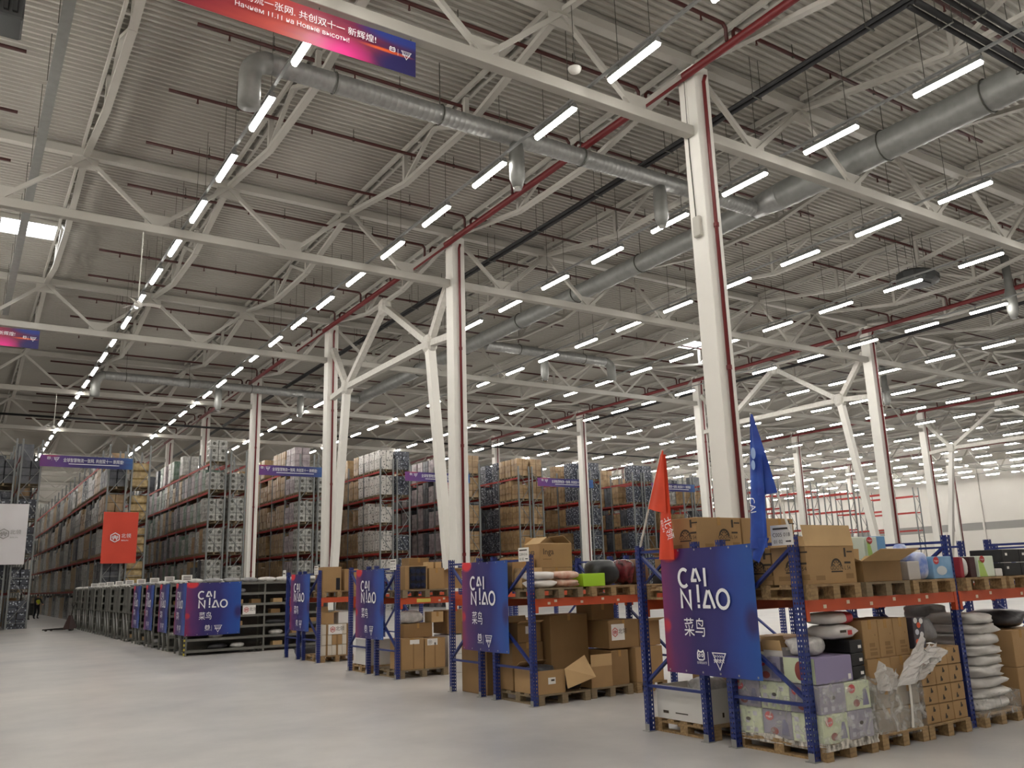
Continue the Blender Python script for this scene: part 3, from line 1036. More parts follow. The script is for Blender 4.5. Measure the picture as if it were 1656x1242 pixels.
ORDN = ['first', 'second', 'third', 'fourth', 'fifth', 'sixth', 'seventh', 'eighth', 'ninth', 'tenth', 'eleventh', 'twelfth', 'thirteenth', 'fourteenth', 'fifteenth', 'sixteenth']
for n, side, X, bays in racks:
    what = 'empty' if n >= 11 else 'loaded'
    t = thing('pallet_rack', '%s tall grey pallet rack with red beams, %s double row from white banner, %s half' % (what, ORDN[n], ('aisle', 'far')[side]), 'rack', (X, RY, 0))
    RACKT[(n, side)] = t
    for j in range(bays + 1):
        obj('upright_frame', F_NEAR, t, (0, j * BAY, 0))
    for j in range(bays):
        for z in LEV:
            for x in (0.03, DEPTH - 0.03):
                if n == 2 and side == 1 and j >= 2:
                    continue
                obj('beam', BEAM, t, (x, j * BAY, z))
    if n >= 11:
        continue
    for j in range(bays):
        for lv in range(-1, 5):
            for pos in range(3):
                if side == 1 and (pos > 0 or j > 0):
                    continue
                if n == 0 and j > 0:
                    continue
                if n == 10 and rnd.random() < 0.75:
                    continue
                if n >= 9 and rnd.random() < 0.3:
                    continue
                if lv == 4 and rnd.random() < (0.45 if not (n in (4, 6) and j == 0) else 0.0):
                    continue
                if lv == 4 and n in (0, 1) :
                    continue
                if rnd.random() < 0.05:
                    continue
                kd = pick(n, side, j, pos, lv)
                z = LEV[lv] + 0.002 if lv >= 0 else 0.002
                var = rnd.choice((0, 0, 1, 1, 2)) if lv < 4 else 1
                y = RY + j * BAY + 0.1 + pos * 0.88
                x = X - 0.015
                limit = {1: 6, 2: 4, 3: 3, 4: 2}.get(n, 1)
                if j < limit and lv >= (0 if n <= 2 else 1) and ind < 298:
                    ind += 1
                    p = thing('wrapped_pallet', 'pallet of film-wrapped %s, %s shelf up, %s of %s bay, %s rack%s' % (KLAB[kd], ORDN[lv], ('start', 'middle', 'end')[pos], ORDN[j], ORDN[n], ('', ' rear')[side]),
                              'pallet', (x, y, z), group='wrapped pallets of %s in the tall racks' % KLAB[kd])
                    obj('pallet', PAL, p)
                    obj('wrapped_goods', LOADS[kd][var], p, scale=(1, 1, 1))
                else:
                    stuff.setdefault(kd, []).append((x, y, z, var))
for kd, lst in stuff.items():
    for mi, (nm, src) in enumerate((('wrapped_goods', None),)):
        b = MB()
        for x, y, z, var in lst:
            me = LOADS[kd][var]
            o = len(b.v)
            b.v.extend([(v.co.x + x, v.co.y + y, v.co.z + z) for v in me.vertices])
            for pgn in me.polygons:
                b.f.append(tuple(i + o for i in pgn.vertices)); b.mi.append(pgn.material_index)
            b.box(x, x + LX, y, y + LY, z, z + 0.14)
        tag(obj('rack_stock', b.mesh('rack_stock', list(LOADS[kd][0].materials))), 'mass of %s stock deep inside the tall racks' % kd, 'stock', kind='stuff')

# the racks run on to the back wall: their deep part, far too many loads to single out, is one mass per rack
rnd = random.Random(77)
for n, side, X, bays in racks:
    if n > 10:
        continue
    fr, st = MB(), MB()
    for j in range(bays, 18):
        y0 = RY + j * BAY
        if not any(abs(X + 0.5 - cx) < 0.95 and abs(cy - y0) < 0.5 for cx in COLX for cy in COLY):
            fr.box(0, 0.09, y0 - RY - 0.05, y0 - RY + 0.05, 0, RH); fr.box(DEPTH - 0.09, DEPTH, y0 - RY - 0.05, y0 - RY + 0.05, 0, RH)
        for lv in range(-1, 5):
            z = LEV[lv] if lv >= 0 else 0.0
            clear = any(abs(X + 0.5 - cx) < 0.95 and y0 - 0.5 < cy < y0 + BAY + 0.5 for cx in COLX for cy in COLY)
            if lv >= 0 and not clear:
                fr.box(0.005, 0.055, y0 - RY + 0.06, y0 - RY + BAY - 0.06, z - 0.13, z, 1)
            for pos in range(3):
                y = y0 - RY + 0.1 + pos * 0.88
                if clear or rnd.random() < (0.5 if lv == 4 else 0.08):
                    continue
                st.box(0.06, LX - 0.08, y, y + LY, z + 0.004, z + 0.15 + rnd.choice((1.42, 1.3, 1.05)), rnd.randrange(3))
    o = obj('deep_frame', fr.mesh('deep_frame', [M_UPR, M_RBEAM]), RACKT[(n, side)]); o['kind'] = 'stuff'
    o = obj('deep_stock', st.mesh('deep_stock', [W_BROWN, W_GREY, W_DARK]), RACKT[(n, side)]); o['kind'] = 'stuff'

# ================================================================ PRINTS, BANNERS
M_INK = mat('ink_dark', '3a3128', 0.7)
M_WHITEPRINT = mat('print_white', 'eeeef2', 0.55)
M_PAPER = mat('paper_white', 'e4e2de', 0.6)
M_REDPRINT = mat('print_red', 'c23a3c', 0.5)
M_INKBLACK = mat('ink_black', '1c1c1e', 0.6)

def rect_me(w, h, m, name='print'):
    return MB().add([(0, 0, 0), (w, 0, 0), (w, h, 0), (0, h, 0)], [(0, 1, 2, 3)]).mesh(name, m)

def disc_me(rx, ry, m, name='print', n=18):
    return MB().add([(rx * math.cos(2 * PI * i / n), ry * math.sin(2 * PI * i / n), 0) for i in range(n)], [tuple(range(n))]).mesh(name, m)

def strip(b, pts, w, closed=False):
    """flat stroke of width w along pts (x, y)"""
    pts = [Vector((p[0], p[1])) for p in pts]
    n = len(pts)
    L, R = [], []
    for i, p in enumerate(pts):
        a = pts[(i - 1) % n] if (closed or i > 0) else p
        c = pts[(i + 1) % n] if (closed or i < n - 1) else p
        d0, d1 = (p - a), (c - p)
        d0 = d0.normalized() if d0.length > 1e-6 else d1.normalized()
        d1 = d1.normalized() if d1.length > 1e-6 else d0
        t = (d0 + d1)
        t = t.normalized() if t.length > 1e-6 else d0
        nn = Vector((-t.y, t.x))
        k = 1.0 / max(0.5, nn.dot(Vector((-d0.y, d0.x))))
        L.append(p + nn * w / 2 * k)
        R.append(p - nn * w / 2 * k)
    o = len(b.v)
    for l, r in zip(L, R):
        b.v.append((l.x, l.y, 0)); b.v.append((r.x, r.y, 0))
    m = n if closed else n - 1
    for i in range(m):
        j = (i + 1) % n
        b.f.append((o + 2 * i + 1, o + 2 * j + 1, o + 2 * j, o + 2 * i)); b.mi.append(0)

def arc(cx, cy, rx, ry, a0, a1, n=20):
    return [(cx + rx * math.cos(math.radians(a0 + (a1 - a0) * i / n)), cy + ry * math.sin(math.radians(a0 + (a1 - a0) * i / n))) for i in range(n + 1)]

def place(o, name, me, face, u, v, D=0.0, off=0.003, rot=0.0):
    """put a flat XY print on the front (-Y) or side (-X) face of a box-like thing whose corner is its origin"""
    if face == 'F':
        q = obj(name, me, o, (u, -off, v), (PI / 2, 0, 0))
        if rot:
            q.rotation_euler = (Matrix.Rotation(PI / 2, 3, 'X') @ Matrix.Rotation(rot, 3, 'Z')).to_euler()
    else:
        q = obj(name, me, o, (-off, D - u, v), (PI / 2, 0, -PI / 2))
        if rot:
            q.rotation_euler = (Matrix.Rotation(-PI / 2, 3, 'Z') @ Matrix.Rotation(PI / 2, 3, 'X') @ Matrix.Rotation(rot, 3, 'Z')).to_euler()
    return q

def banner_mat(name, W, H, stops, spots, rough=0.45):
    """printed cloth: colour bands along u plus soft colour spots; coordinates come from the sheet itself"""
    m = bpy.data.materials.new(name)
    m.use_nodes = True
    nt = m.node_tree
    L = nt.links.new
    b = nt.nodes['Principled BSDF']
    b.inputs['Roughness'].default_value = rough
    tc = nt.nodes.new('ShaderNodeTexCoord')
    mp = nt.nodes.new('ShaderNodeMapping')
    mp.inputs['Scale'].default_value = (1 / W, 1, 1 / H)
    L(tc.outputs['Object'], mp.inputs['Vector'])
    n = nt.nodes.new('ShaderNodeTexNoise'); n.inputs['Scale'].default_value = 3.0; n.inputs['Detail'].default_value = 3
    L(mp.outputs['Vector'], n.inputs['Vector'])
    sx = nt.nodes.new('ShaderNodeSeparateXYZ'); L(mp.outputs['Vector'], sx.inputs[0])
    mm = nt.nodes.new('ShaderNodeMath'); mm.operation = 'MULTIPLY_ADD'
    mm.inputs[1].default_value = 0.22; L(n.outputs['Fac'], mm.inputs[0])
    ad = nt.nodes.new('ShaderNodeMath'); ad.operation = 'SUBTRACT'; ad.inputs[1].default_value = 0.11
    L(sx.outputs['X'], ad.inputs[0]); L(ad.outputs[0], mm.inputs[2])
    r = nt.nodes.new('ShaderNodeValToRGB')
    els = r.color_ramp.elements
    while len(els) < len(stops):
        els.new(0.5)
    for e, (p, c) in zip(els, stops):
        e.position = p; e.color = lin(c)
    L(mm.outputs[0], r.inputs['Fac'])
    col = r.outputs['Color']
    for (u, v, ru, rv, c, k) in spots:
        sm = nt.nodes.new('ShaderNodeMapping')
        sm.inputs['Location'].default_value = (-u / ru, 0, -v / rv)
        sm.inputs['Scale'].default_value = (1 / ru, 0, 1 / rv)
        L(mp.outputs['Vector'], sm.inputs['Vector'])
        g = nt.nodes.new('ShaderNodeTexGradient'); g.gradient_type = 'SPHERICAL'
        L(sm.outputs['Vector'], g.inputs['Vector'])
        kk = nt.nodes.new('ShaderNodeMath'); kk.operation = 'MULTIPLY'; kk.inputs[1].default_value = k; kk.use_clamp = True
        L(g.outputs['Fac'], kk.inputs[0])
        mx = nt.nodes.new('ShaderNodeMix'); mx.data_type = 'RGBA'
        L(kk.outputs[0], mx.inputs['Factor']); L(col, mx.inputs['A']); mx.inputs['B'].default_value = lin(c)
        col = mx.outputs['Result']
    L(col, b.inputs['Base Color'])
    return m

def cloth_sheet(W, H, name, m, amp=0.008, nu=24, nv=12, seed=0, t=0.002):
    """thin hanging cloth in the XZ plane facing -Y, slightly rippled, with real thickness"""
    rnd = random.Random(seed)
    a, c, d = rnd.uniform(4, 7), rnd.uniform(0, 6), rnd.uniform(1, 3)
    f = lambda u, v: amp * (math.sin(a * u + c + d * v) + 0.5 * math.sin(2.3 * a * u + 2 * c))
    b = MB()
    b.grid(lambda u, v: (u * W, f(u, v), v * H - 0.012 * math.sin(PI * u) * (1 if v > 0.5 else 0.6)), nu, nv)
    b.grid(lambda u, v: ((1 - u) * W, f(1 - u, v) + t, v * H - 0.012 * math.sin(PI * u) * (1 if v > 0.5 else 0.6)), nu, nv)
    return b.mesh(name, m, True)

# the courier company's print, drawn in a unit square (x to the right, y up)
def logo_words():
    b = MB()
    w = 0.026
    strip(b, arc(0.272, 0.755, 0.056, 0.07, 50, 310), w)
    strip(b, [(0.362, 0.735), (0.395, 0.828)], w); strip(b, [(0.352, 0.733), (0.415, 0.733)], w); strip(b, [(0.41, 0.828), (0.452, 0.725)], w)
    strip(b, [(0.505, 0.83), (0.505, 0.685)], w)
    strip(b, [(0.232, 0.512), (0.232, 0.655), (0.332, 0.518), (0.332, 0.66)], w)
    strip(b, [(0.42, 0.7), (0.42, 0.56)], w); strip(b, [(0.42, 0.543), (0.42, 0.515)], w)
    strip(b, [(0.475, 0.53), (0.522, 0.655)], w); strip(b, [(0.463, 0.526), (0.545, 0.526)], w); strip(b, [(0.535, 0.655), (0.59, 0.515)], w)
    strip(b, arc(0.68, 0.586, 0.06, 0.07, 0, 360), w)
    return b.mesh('logo_words', M_WHITEPRINT)
def logo_marks():
    b = MB()
    w = 0.008
    strip(b, [(0.365, 0.125), (0.365, 0.165), (0.375, 0.185), (0.39, 0.175), (0.41, 0.175), (0.425, 0.185), (0.435, 0.165), (0.435, 0.125), (0.42, 0.115), (0.38, 0.115)], w * 1.4, True)
    strip(b, arc(0.385, 0.15, 0.008, 0.012, 0, 360, 8), w * 0.8); strip(b, arc(0.415, 0.15, 0.008, 0.012, 0, 360, 8), w * 0.8)
    strip(b, [(0.476, 0.075), (0.476, 0.18)], 0.004)
    strip(b, [(0.525, 0.175), (0.66, 0.175), (0.592, 0.05)], w, True)
    for x in (0.555, 0.58, 0.605, 0.628):
        strip(b, [(x - 0.01, 0.16), (x + 0.01, 0.15), (x - 0.008, 0.145)], w * 0.6)
    for x in (0.548, 0.575, 0.602, 0.63):
        strip(b, [(x - 0.01, 0.1), (x, 0.135), (x + 0.008, 0.105), (x - 0.012, 0.122), (x + 0.014, 0.125)], w * 0.8)
    return b.mesh('logo_marks', M_WHITEPRINT)
LOGO_W, LOGO_M = logo_words(), logo_marks()
BW, BH = 1.38, 1.35
ST_C = [(0.0, '7a2b62'), (0.14, '562a66'), (0.34, '2f2566'), (0.62, '2b2a72'), (0.82, '24479a'), (1.0, '1f4f9f')]
SP_C = [(0.1, 0.97, 0.13, 0.09, 'd8343c', 3.0), (0.03, 0.37, 0.06, 0.07, 'b83140', 2.0), (0.0, 0.12, 0.1, 0.3, '7c2450', 1.4), (0.95, 0.42, 0.1, 0.16, '2a2668', 1.6)]
M_BAN = banner_mat('courier_banner_print', BW, BH, ST_C, SP_C)
SHEET = cloth_sheet(BW, BH, 'sheet', M_BAN, 0.007)
T_CN = text_mesh('菜鸟', 0.165, M_WHITEPRINT, spacing=1.0)
T_S1 = text_mesh('全球狂欢节', 0.03, M_WHITEPRINT)
EYE = disc_me(0.012, 0.012, M_GALV, 'eyelet', 8)

def courier_banner(label, loc, rotz=-PI / 2, group=None, sx=1.0, sz=1.0):
    t = thing('courier_banner', label, 'banner', loc, rotz, group)
    t.scale = (sx, 1, sz)
    obj('sheet', SHEET, t)
    for nm, me in (('logo_words', LOGO_W), ('logo_marks', LOGO_M)):
        obj(nm, me, t, (0, -0.018, 0), (PI / 2, 0, 0), (BW, BH, 1))
    obj('lettering', T_CN, t, (0.235 * BW, -0.018, 0.305 * BH), (PI / 2, 0, 0), (1.0, 1.28, 1))
    obj('lettering', T_S1, t, (0.352 * BW, -0.018, 0.085 * BH), (PI / 2, 0, 0))
    for i in range(6):
        for v in (0.02, 0.98):
            obj('eyelet', EYE, t, (BW * (0.04 + 0.184 * i), -0.014, BH * v), (PI / 2, 0, 0))
    return t

# event banners
ST_R = [(0.0, '6e1a33'), (0.45, '8a2438'), (0.66, 'b8463c'), (0.78, '963048'), (0.9, '5a2048'), (1.0, '2a2458')]
T_EV = '全球智慧物流一张网. 共创双十一 新辉煌!'
def event_banner(label, right, z0, z1, W):
    """right = (x, y) of the right-hand end, hangs facing -Y"""
    H = z1 - z0
    t = thing('event_banner', label, 'banner', (right[0] - W, right[1], z0))
    M = banner_mat('event_print', W, H, ST_R, [(0.8, 0.05, 0.1, 0.5, 'e0308a', 1.2), (0.97, 0.1, 0.1, 0.6, '241f58', 2.0), (0.97, 0.98, 0.14, 0.3, '2a3a86', 2.0), (0.92, 0.5, 0.08, 0.06, 'e0602c', 1.5)])
    obj('sheet', cloth_sheet(W, H, 'sheet', M, 0.012, 40, 6, 3), t)
    me = text_mesh(T_EV, 0.175, M_WHITEPRINT, align='RIGHT')
    obj('lettering', me, t, (W - 0.82, -0.03, H * 0.58), (PI / 2, 0, 0))
    me = text_mesh('Начнем 11.11 на Новые высоты!', 0.135, M_WHITEPRINT, align='RIGHT')
    obj('lettering', me, t, (W - 1.35, -0.03, H * 0.34), (PI / 2, 0, 0))
    obj('logo_marks', LOGO_M, t, (W - 1.1, -0.03, H * 0.3), (PI / 2, 0, 0), (1.5, 1.3, 1))
    for i in range(5):
        obj('tie_wire', MB().box(-0.006, 0.006, -0.006, 0.006, 0, ZB0 - z1 if z1 < ZB0 else 0.02).mesh('tie_wire', M_WIRE), t, (0.1 + (W - 0.2) * i / 4, 0, H))
    return t
event_banner('red event banner with white Chinese and Russian lettering beside ribbed duct elbow', (6.53, 12.98), 11.12, 11.86, 7.5)
event_banner('red event banner hung under the truss past the bright rooflight', (2.05, 36.98), 11.12, 11.86, 6.0)

# narrow purple banners across the rack aisles
ST_P = [(0.0, '6b2a78'), (0.25, '4c2a78'), (0.5, '2c2666'), (0.85, '25306f'), (1.0, '1f5490')]
def aisle_banner(label, x0, x1, z0, z1, y=51.6):
    W, H = x1 - x0, z1 - z0
    t = thing('aisle_banner', label, 'banner', (x0, y, z0))
    M = banner_mat('aisle_print', W, H, ST_P, [(0.12, 1.0, 0.1, 0.2, 'a03058', 1.5)])
    obj('sheet', cloth_sheet(W, H, 'sheet', M, 0.02, 30, 4, 5), t)
    obj('lettering', text_mesh(T_EV, 0.24, M_WHITEPRINT), t, (W * 0.24, -0.05, H * 0.46), (PI / 2, 0, 0), (W * 0.7 / 4.6, 1, 1))
    b = MB(); strip(b, [(0, 0), (W * 0.55, 0)], 0.035)
    obj('lettering', b.mesh('lettering', M_WHITEPRINT), t, (W * 0.3, -0.05, H * 0.28), (PI / 2, 0, 0))
    obj('logo_marks', LOGO_M, t, (-0.35, -0.05, H * 0.3), (PI / 2, 0, 0), (1.9, 1.8, 1))
    for u in (0.02, 0.98):
        obj('tie_rope', MB().tube([(W * u, 0, H), (W * u, 0.6, H + 0.35), (W * u, 1.42, H + 0.45)], 0.012, 5).mesh('tie_rope', M_WIRE), t)
    return t
for n, (a, c) in enumerate(((3.45, 8.05), (14.95, 19.3), (25.0, 30.0), (35.8, 41.0), (47.0, 51.8))):
    aisle_banner('long narrow purple banner across the %s rack aisle, %s from the wall side' % (('first', 'third', 'fifth', 'seventh', 'ninth')[n], ('one', 'two', 'three', 'four', 'five')[n]), a, c, 8.42, 9.05)

# company banners on the rack ends
def hex_logo():
    b = MB()
    h = [(0.5 * math.cos(math.radians(a)), 0.5 * math.sin(math.radians(a))) for a in range(90, 450, 60)]
    strip(b, h, 0.09, True)
    strip(b, [(-0.22, 0.2), (-0.22, -0.16)], 0.08); strip(b, [(-0.34, 0.05), (-0.1, 0.05)], 0.07); strip(b, [(-0.06, 0.25), (-0.06, -0.05), (-0.2, -0.25)], 0.08)
    strip(b, [(0.22, 0.2), (0.22, -0.16)], 0.08); strip(b, [(0.34, 0.05), (0.1, 0.05)], 0.07); strip(b, [(0.06, 0.25), (0.06, -0.05), (0.2, -0.25)], 0.08)
    return b
HEXW = hex_logo().mesh('hex_logo', M_WHITEPRINT)
M_GREYPRINT = mat('print_grey', '9a9896', 0.6)
HEXG = hex_logo().mesh('hex_logo', M_GREYPRINT)
HEXR = hex_logo().mesh('hex_logo', M_REDPRINT)
def company_banner(label, x0, x1, z0, z1, y, col, hexm, txm, lean=0.0):
    W, H = x1 - x0, z1 - z0
    t = thing('company_banner', label, 'banner', (x0, y, z0))
    obj('sheet', cloth_sheet(W, H, 'sheet', mat('banner_' + col, col, 0.5, var=0.04, scale=1), 0.02, 16, 10, 8), t)
    obj('hex_logo', hexm, t, (W * 0.36, -0.05, H * 0.5), (PI / 2, 0, 0), (0.5, 0.5, 1))
    obj('lettering', text_mesh('北领', 0.26, txm), t, (W * 0.53, -0.05, H * 0.5), (PI / 2, 0, 0))
    obj('lettering', text_mesh('BEILIN', 0.1, txm), t, (W * 0.54, -0.05, H * 0.43), (PI / 2, 0, 0), (1.3, 1, 1))
    for u in (0.03, 0.97):
        obj('tie_rope', MB().tube([(W * u, 0, H), (W * u, 0.4, H + 0.1), (W * u, 0.75, H + 0.12)], 0.012, 5).mesh('tie_rope', M_WIRE), t)
    return t
company_banner('bright orange banner with white hexagon logo hung on a tall rack end', 6.85, 8.65, 3.28, 6.1, 52.2, 'd6432a', HEXW, M_WHITEPRINT)
company_banner('plain white banner with grey hexagon logo hung on a tall rack end', 1.55, 3.2, 3.3, 6.45, 52.2, 'e6e3e6', HEXG, M_GREYPRINT)

# ================================================================ GREY PICK SHELVING
M_SHELF = mat('shelf_grey', '75756f', 0.5, metal=0.35, var=0.08, scale=3)
M_SHELFD = mat('shelf_grey_dark', '5b5b57', 0.55, metal=0.3)
SW, SD, SH = 2.1, 0.66, 1.95
SLEV = [0.12 + 0.295 * i for i in range(7)]
post = MB().box(0, 0.045, 0, 0.045, 0, SH).mesh('post', M_SHELF)
b = MB().box(0.045, SW, 0.01, SD - 0.01, -0.012, 0.0).box(0.045, SW, 0.0, 0.012, -0.045, 0.022).box(0.045, SW, SD - 0.012, SD, -0.045, 0.022)
shelf = b.mesh('shelf', M_SHELF)
brace1 = MB().bar((0.022, 0.045, 0.15), (0.022, SD - 0.045, 0.95), 0.012, 0.03, up=(1, 0, 0)).mesh('cross_brace', mat('brace_bright', 'cfd0ce', 0.3, metal=0.7))
sidep = MB().box(0.006, 0.014, 0.045, SD - 0.045, 0.98, SH - 0.04).mesh('side_panel', M_SHELFD)
M_POLY = mat('poly_bag_white', 'd8d6d2', 0.3, var=0.25, scale=9, bump=0.6, bscale=14)
M_POLYG = mat('poly_bag_grey', '9a9a9c', 0.3, var=0.3, scale=8, bump=0.6, bscale=14)
M_POLYD = mat('poly_bag_dark', '3c3c40', 0.35, var=0.3, scale=6, bump=0.5, bscale=12)
BAGS = [MB().blob((0, 0, 0.075), (0.2 + 0.03 * i, 0.15, 0.075), i, 0.2, 12, 6, 2.6).mesh('poly_parcel', (M_POLY, M_POLYG, M_POLY, M_POLYD)[i], True) for i in range(4)]
BOXES = [MB().bbox(-0.14, 0.14, -0.1, 0.1, 0, 0.13, 0.006).mesh('small_box', (M_CARD, M_CARDD, M_CARDL)[i]) for i in range(3)]
rnd = random.Random(21)
SHADEP = MB().box(0.045, SW, SD - 0.05, SD - 0.046, 0.1, SH - 0.06).mesh('shade_panel', M_SHELFD)  # added dark sheet, stands in for the shade inside the shelves
def shelf_unit(x, y, label, end, group=None):
    t = thing('pick_shelf', label, 'shelf', (x, y, 0), group=group)
    for px in ((0, SW) if end else (SW,)):
        for py in (0, SD - 0.045):
            obj('post', post, t, (px, py, 0))
    for z in SLEV:
        obj('shelf', shelf, t, (0, 0, z))
    obj('shade_panel', SHADEP, t)
    if end:
        obj('cross_brace', brace1, t)
        obj('side_panel', sidep, t)
    return t
NSM = 0
for r in range(12):
    y0 = 24.85 + 2.25 * r
    nb = 2 if r == 0 else 1
    for back in (0, 1):
        for k in range(nb):
            lab = 'grey steel pick shelf, %s row from the blue racks, %s side' % (ORD[r + 1], ('near', 'far')[back])
            if k == 1:
                lab = 'grey steel pick shelf behind blue rack end, %s side of first row' % ('near', 'far')[back]
            shelf_unit(5.5 + k * SW, y0 + back * (SD + 0.02), lab, k == 0)
    if r < 9:                                          # card sign on the row end
        t = thing('row_sign', 'small white row sign card standing on the %s grey shelf row' % ORD[r + 1], 'sign', (5.34, y0 + 0.1, SH))
        obj('card', MB().box(0, 0.28, 0.0, 0.006, 0.03, 0.19).mesh('card', M_PAPER), t)
        for k in range(3):
            obj('lettering', rect_me(0.2, 0.018, M_INK, 'lettering'), t, (0.04, -0.003, 0.06 + 0.04 * k), (PI / 2, 0, 0))
        obj('clip', MB().box(0.16, 0.2, 0.006, 0.02, 0.0, 0.06).mesh('clip', M_SHELF), t)
    # parcels on top and on the shelves
    for k in range(8 if r == 0 else 3):
        i = rnd.randrange(3)
        px = 5.75 + (0.5 * k if r == 0 else 0.6 * k)
        t = obj('poly_parcel', BAGS[i], None, (px, y0 + 0.33, SLEV[-1] + 0.003), (0, 0, rnd.uniform(-0.4, 0.4)))
        tag(t, 'crumpled plastic parcel on top of the %s grey shelf row' % ORD[r + 1], 'parcel', 'parcels on top of shelf row %d' % (r + 1))
    if r <= 4:
        for li, z in enumerate(SLEV[:-1]):
            for k in range(7 if r == 0 else 1):
                if rnd.random() < 0.25:
                    continue
                px = 5.8 + 0.55 * k + rnd.uniform(-0.06, 0.06)
                if abs(px - 5.5 - SW) < 0.2:
                    continue
                if rnd.random() < 0.55:
                    o = obj('small_box', BOXES[rnd.randrange(3)], None, (px, y0 + 0.2, z + 0.003), (0, 0, rnd.uniform(-0.2, 0.2)))
                    tag(o, 'small cardboard box lying inside the %s grey shelf row' % ORD[r + 1], 'box', 'boxes inside shelf row %d' % (r + 1))
                else:
                    o = obj('poly_parcel', BAGS[rnd.choice((0, 1, 3, 3))], None, (px, y0 + 0.24, z + 0.003), (0, 0, rnd.uniform(-0.3, 0.3)))
                    tag(o, 'limp plastic parcel lying inside the %s grey shelf row' % ORD[r + 1], 'parcel', 'parcels inside shelf row %d' % (r + 1))
# banners on the shelving: one on the long front, four on the row ends
courier_banner('purple courier banner on the long front of the grey pick shelves', (5.46, 24.833, 0.52), 0.0, None, 1.48 / BW, 1.41 / BH)
for r in range(4):
    courier_banner('purple courier banner on the end of the %s grey shelf row' % ORD[r + 1], (5.481, 26.25 + 2.25 * r, 0.53), -PI / 2, None, 1.36 / BW, 1.4 / BH)
# company sign hung on the shelf front
t = thing('company_sign', 'small white sign with red hexagon logo on the grey shelf front', 'sign', (7.0, 24.83, 1.02))
obj('card', MB().box(0, 0.36, 0, 0.006, 0, 0.25).mesh('card', M_PAPER), t)
obj('hex_logo', HEXR, t, (0.1, -0.004, 0.125), (PI / 2, 0, 0), (0.14, 0.14, 1))
obj('lettering', text_mesh('北领', 0.11, M_INK), t, (0.18, -0.004, 0.1), (PI / 2, 0, 0))
# hazard-striped corner guard of the first row
b = MB()
for k in range(8):
    b.box(-0.05, -0.012, -0.05, -0.012, 0.02 + k * 0.06, 0.08 + k * 0.06, k % 2)
tag(obj('corner_guard', b.mesh('corner_guard', [mat('hazard_yellow', 'b9a83a', 0.5), mat('hazard_black', '2a2a28', 0.5)]), None, (5.5, 24.85, 0)), 'black and yellow corner guard at the foot of grey shelf corner', 'guard')

# ================================================================ PERSON, PALLET TRUCK, FAR CLUTTER
def skin_mesh(name, verts, edges, radii, m, sub=1):
    me = bpy.data.meshes.new(name + '_base')
    me.from_pydata(verts, edges, [])
    o = bpy.data.objects.new(name + '_base', me)
    COL.objects.link(o)
    md = o.modifiers.new('skin', 'SKIN')
    for i, s in enumerate(me.skin_vertices[0].data):
        r = radii[i]
        s.radius = r if isinstance(r, tuple) else (r, r)
        s.use_root = (i == 0)
    sb = o.modifiers.new('sub', 'SUBSURF'); sb.levels = sub; sb.render_levels = sub
    dg = bpy.context.evaluated_depsgraph_get()
    dg.update()
    out = bpy.data.meshes.new_from_object(o.evaluated_get(dg))
    bpy.data.objects.remove(o)
    out.materials.clear()
    for q in (m if isinstance(m, (list, tuple)) else [m]):
        out.materials.append(q)
    out.polygons.foreach_set('use_smooth', [True] * len(out.polygons))
    return out
t = thing('person', 'person in a yellow high-visibility vest and dark trousers bending beside far shelves', 'person', (5.55, 72.5, 0), 0.5)
V = [(0, 0, 0.92), (0, -0.02, 1.12), (-0.03, -0.06, 1.34), (-0.06, -0.1, 1.46), (-0.09, -0.14, 1.56), (-0.1, -0.15, 1.66), (-0.1, -0.15, 1.74),
     (0.17, -0.08, 1.4), (0.24, -0.16, 1.16), (0.2, -0.36, 1.02), (0.18, -0.44, 0.98),
     (-0.22, -0.1, 1.4), (-0.3, -0.2, 1.16), (-0.26, -0.4, 1.04), (-0.24, -0.48, 1.0),
     (0.1, 0.0, 0.86), (0.12, -0.06, 0.5), (0.11, 0.06, 0.1), (0.11, -0.1, 0.04),
     (-0.1, 0.0, 0.86), (-0.12, -0.02, 0.5), (-0.12, 0.12, 0.1), (-0.12, -0.03, 0.04)]
Eg = [(0, 1), (1, 2), (2, 3), (3, 4), (4, 5), (5, 6), (2, 7), (7, 8), (8, 9), (9, 10), (2, 11), (11, 12), (12, 13), (13, 14), (0, 15), (15, 16), (16, 17), (17, 18), (0, 19), (19, 20), (20, 21), (21, 22)]
Rr = [(0.17, 0.12), (0.16, 0.12), (0.18, 0.12), 0.07, 0.075, 0.1, 0.07, 0.07, 0.055, 0.045, 0.04, 0.07, 0.055, 0.045, 0.04, 0.1, 0.075, 0.05, 0.05, 0.1, 0.075, 0.05, 0.05]
body = skin_mesh('body', V, Eg, Rr, [mat('dark_trousers', '22242b', 0.8), mat('skin_tone', 'c09078', 0.6), mat('dark_sleeve', '2b2b30', 0.8), mat('dark_hair', '241d18', 0.7)])
for pg in body.polygons:
    z, y = pg.center.z, pg.center.y
    pg.material_index = 3 if z > 1.66 else 1 if (z > 1.47 or (y < -0.36 and z > 0.9)) else 2 if z > 0.95 else 0
obj('body', body, t)
vest = skin_mesh('vest', [(0, 0, 0.95), (0, -0.02, 1.12), (-0.03, -0.06, 1.32), (-0.045, -0.08, 1.42)], [(0, 1), (1, 2), (2, 3)], [(0.2, 0.15), (0.19, 0.15), (0.21, 0.15), (0.13, 0.12)], mat('hi_vis_yellow', 'd6e043', 0.5))
vo = obj('vest', vest, t)
obj('reflective_band', skin_mesh('reflective_band', [(0, -0.005, 1.04), (0, -0.012, 1.1)], [(0, 1)], [(0.205, 0.158), (0.205, 0.158)], mat('reflective', 'd8dad8', 0.3)), vo)

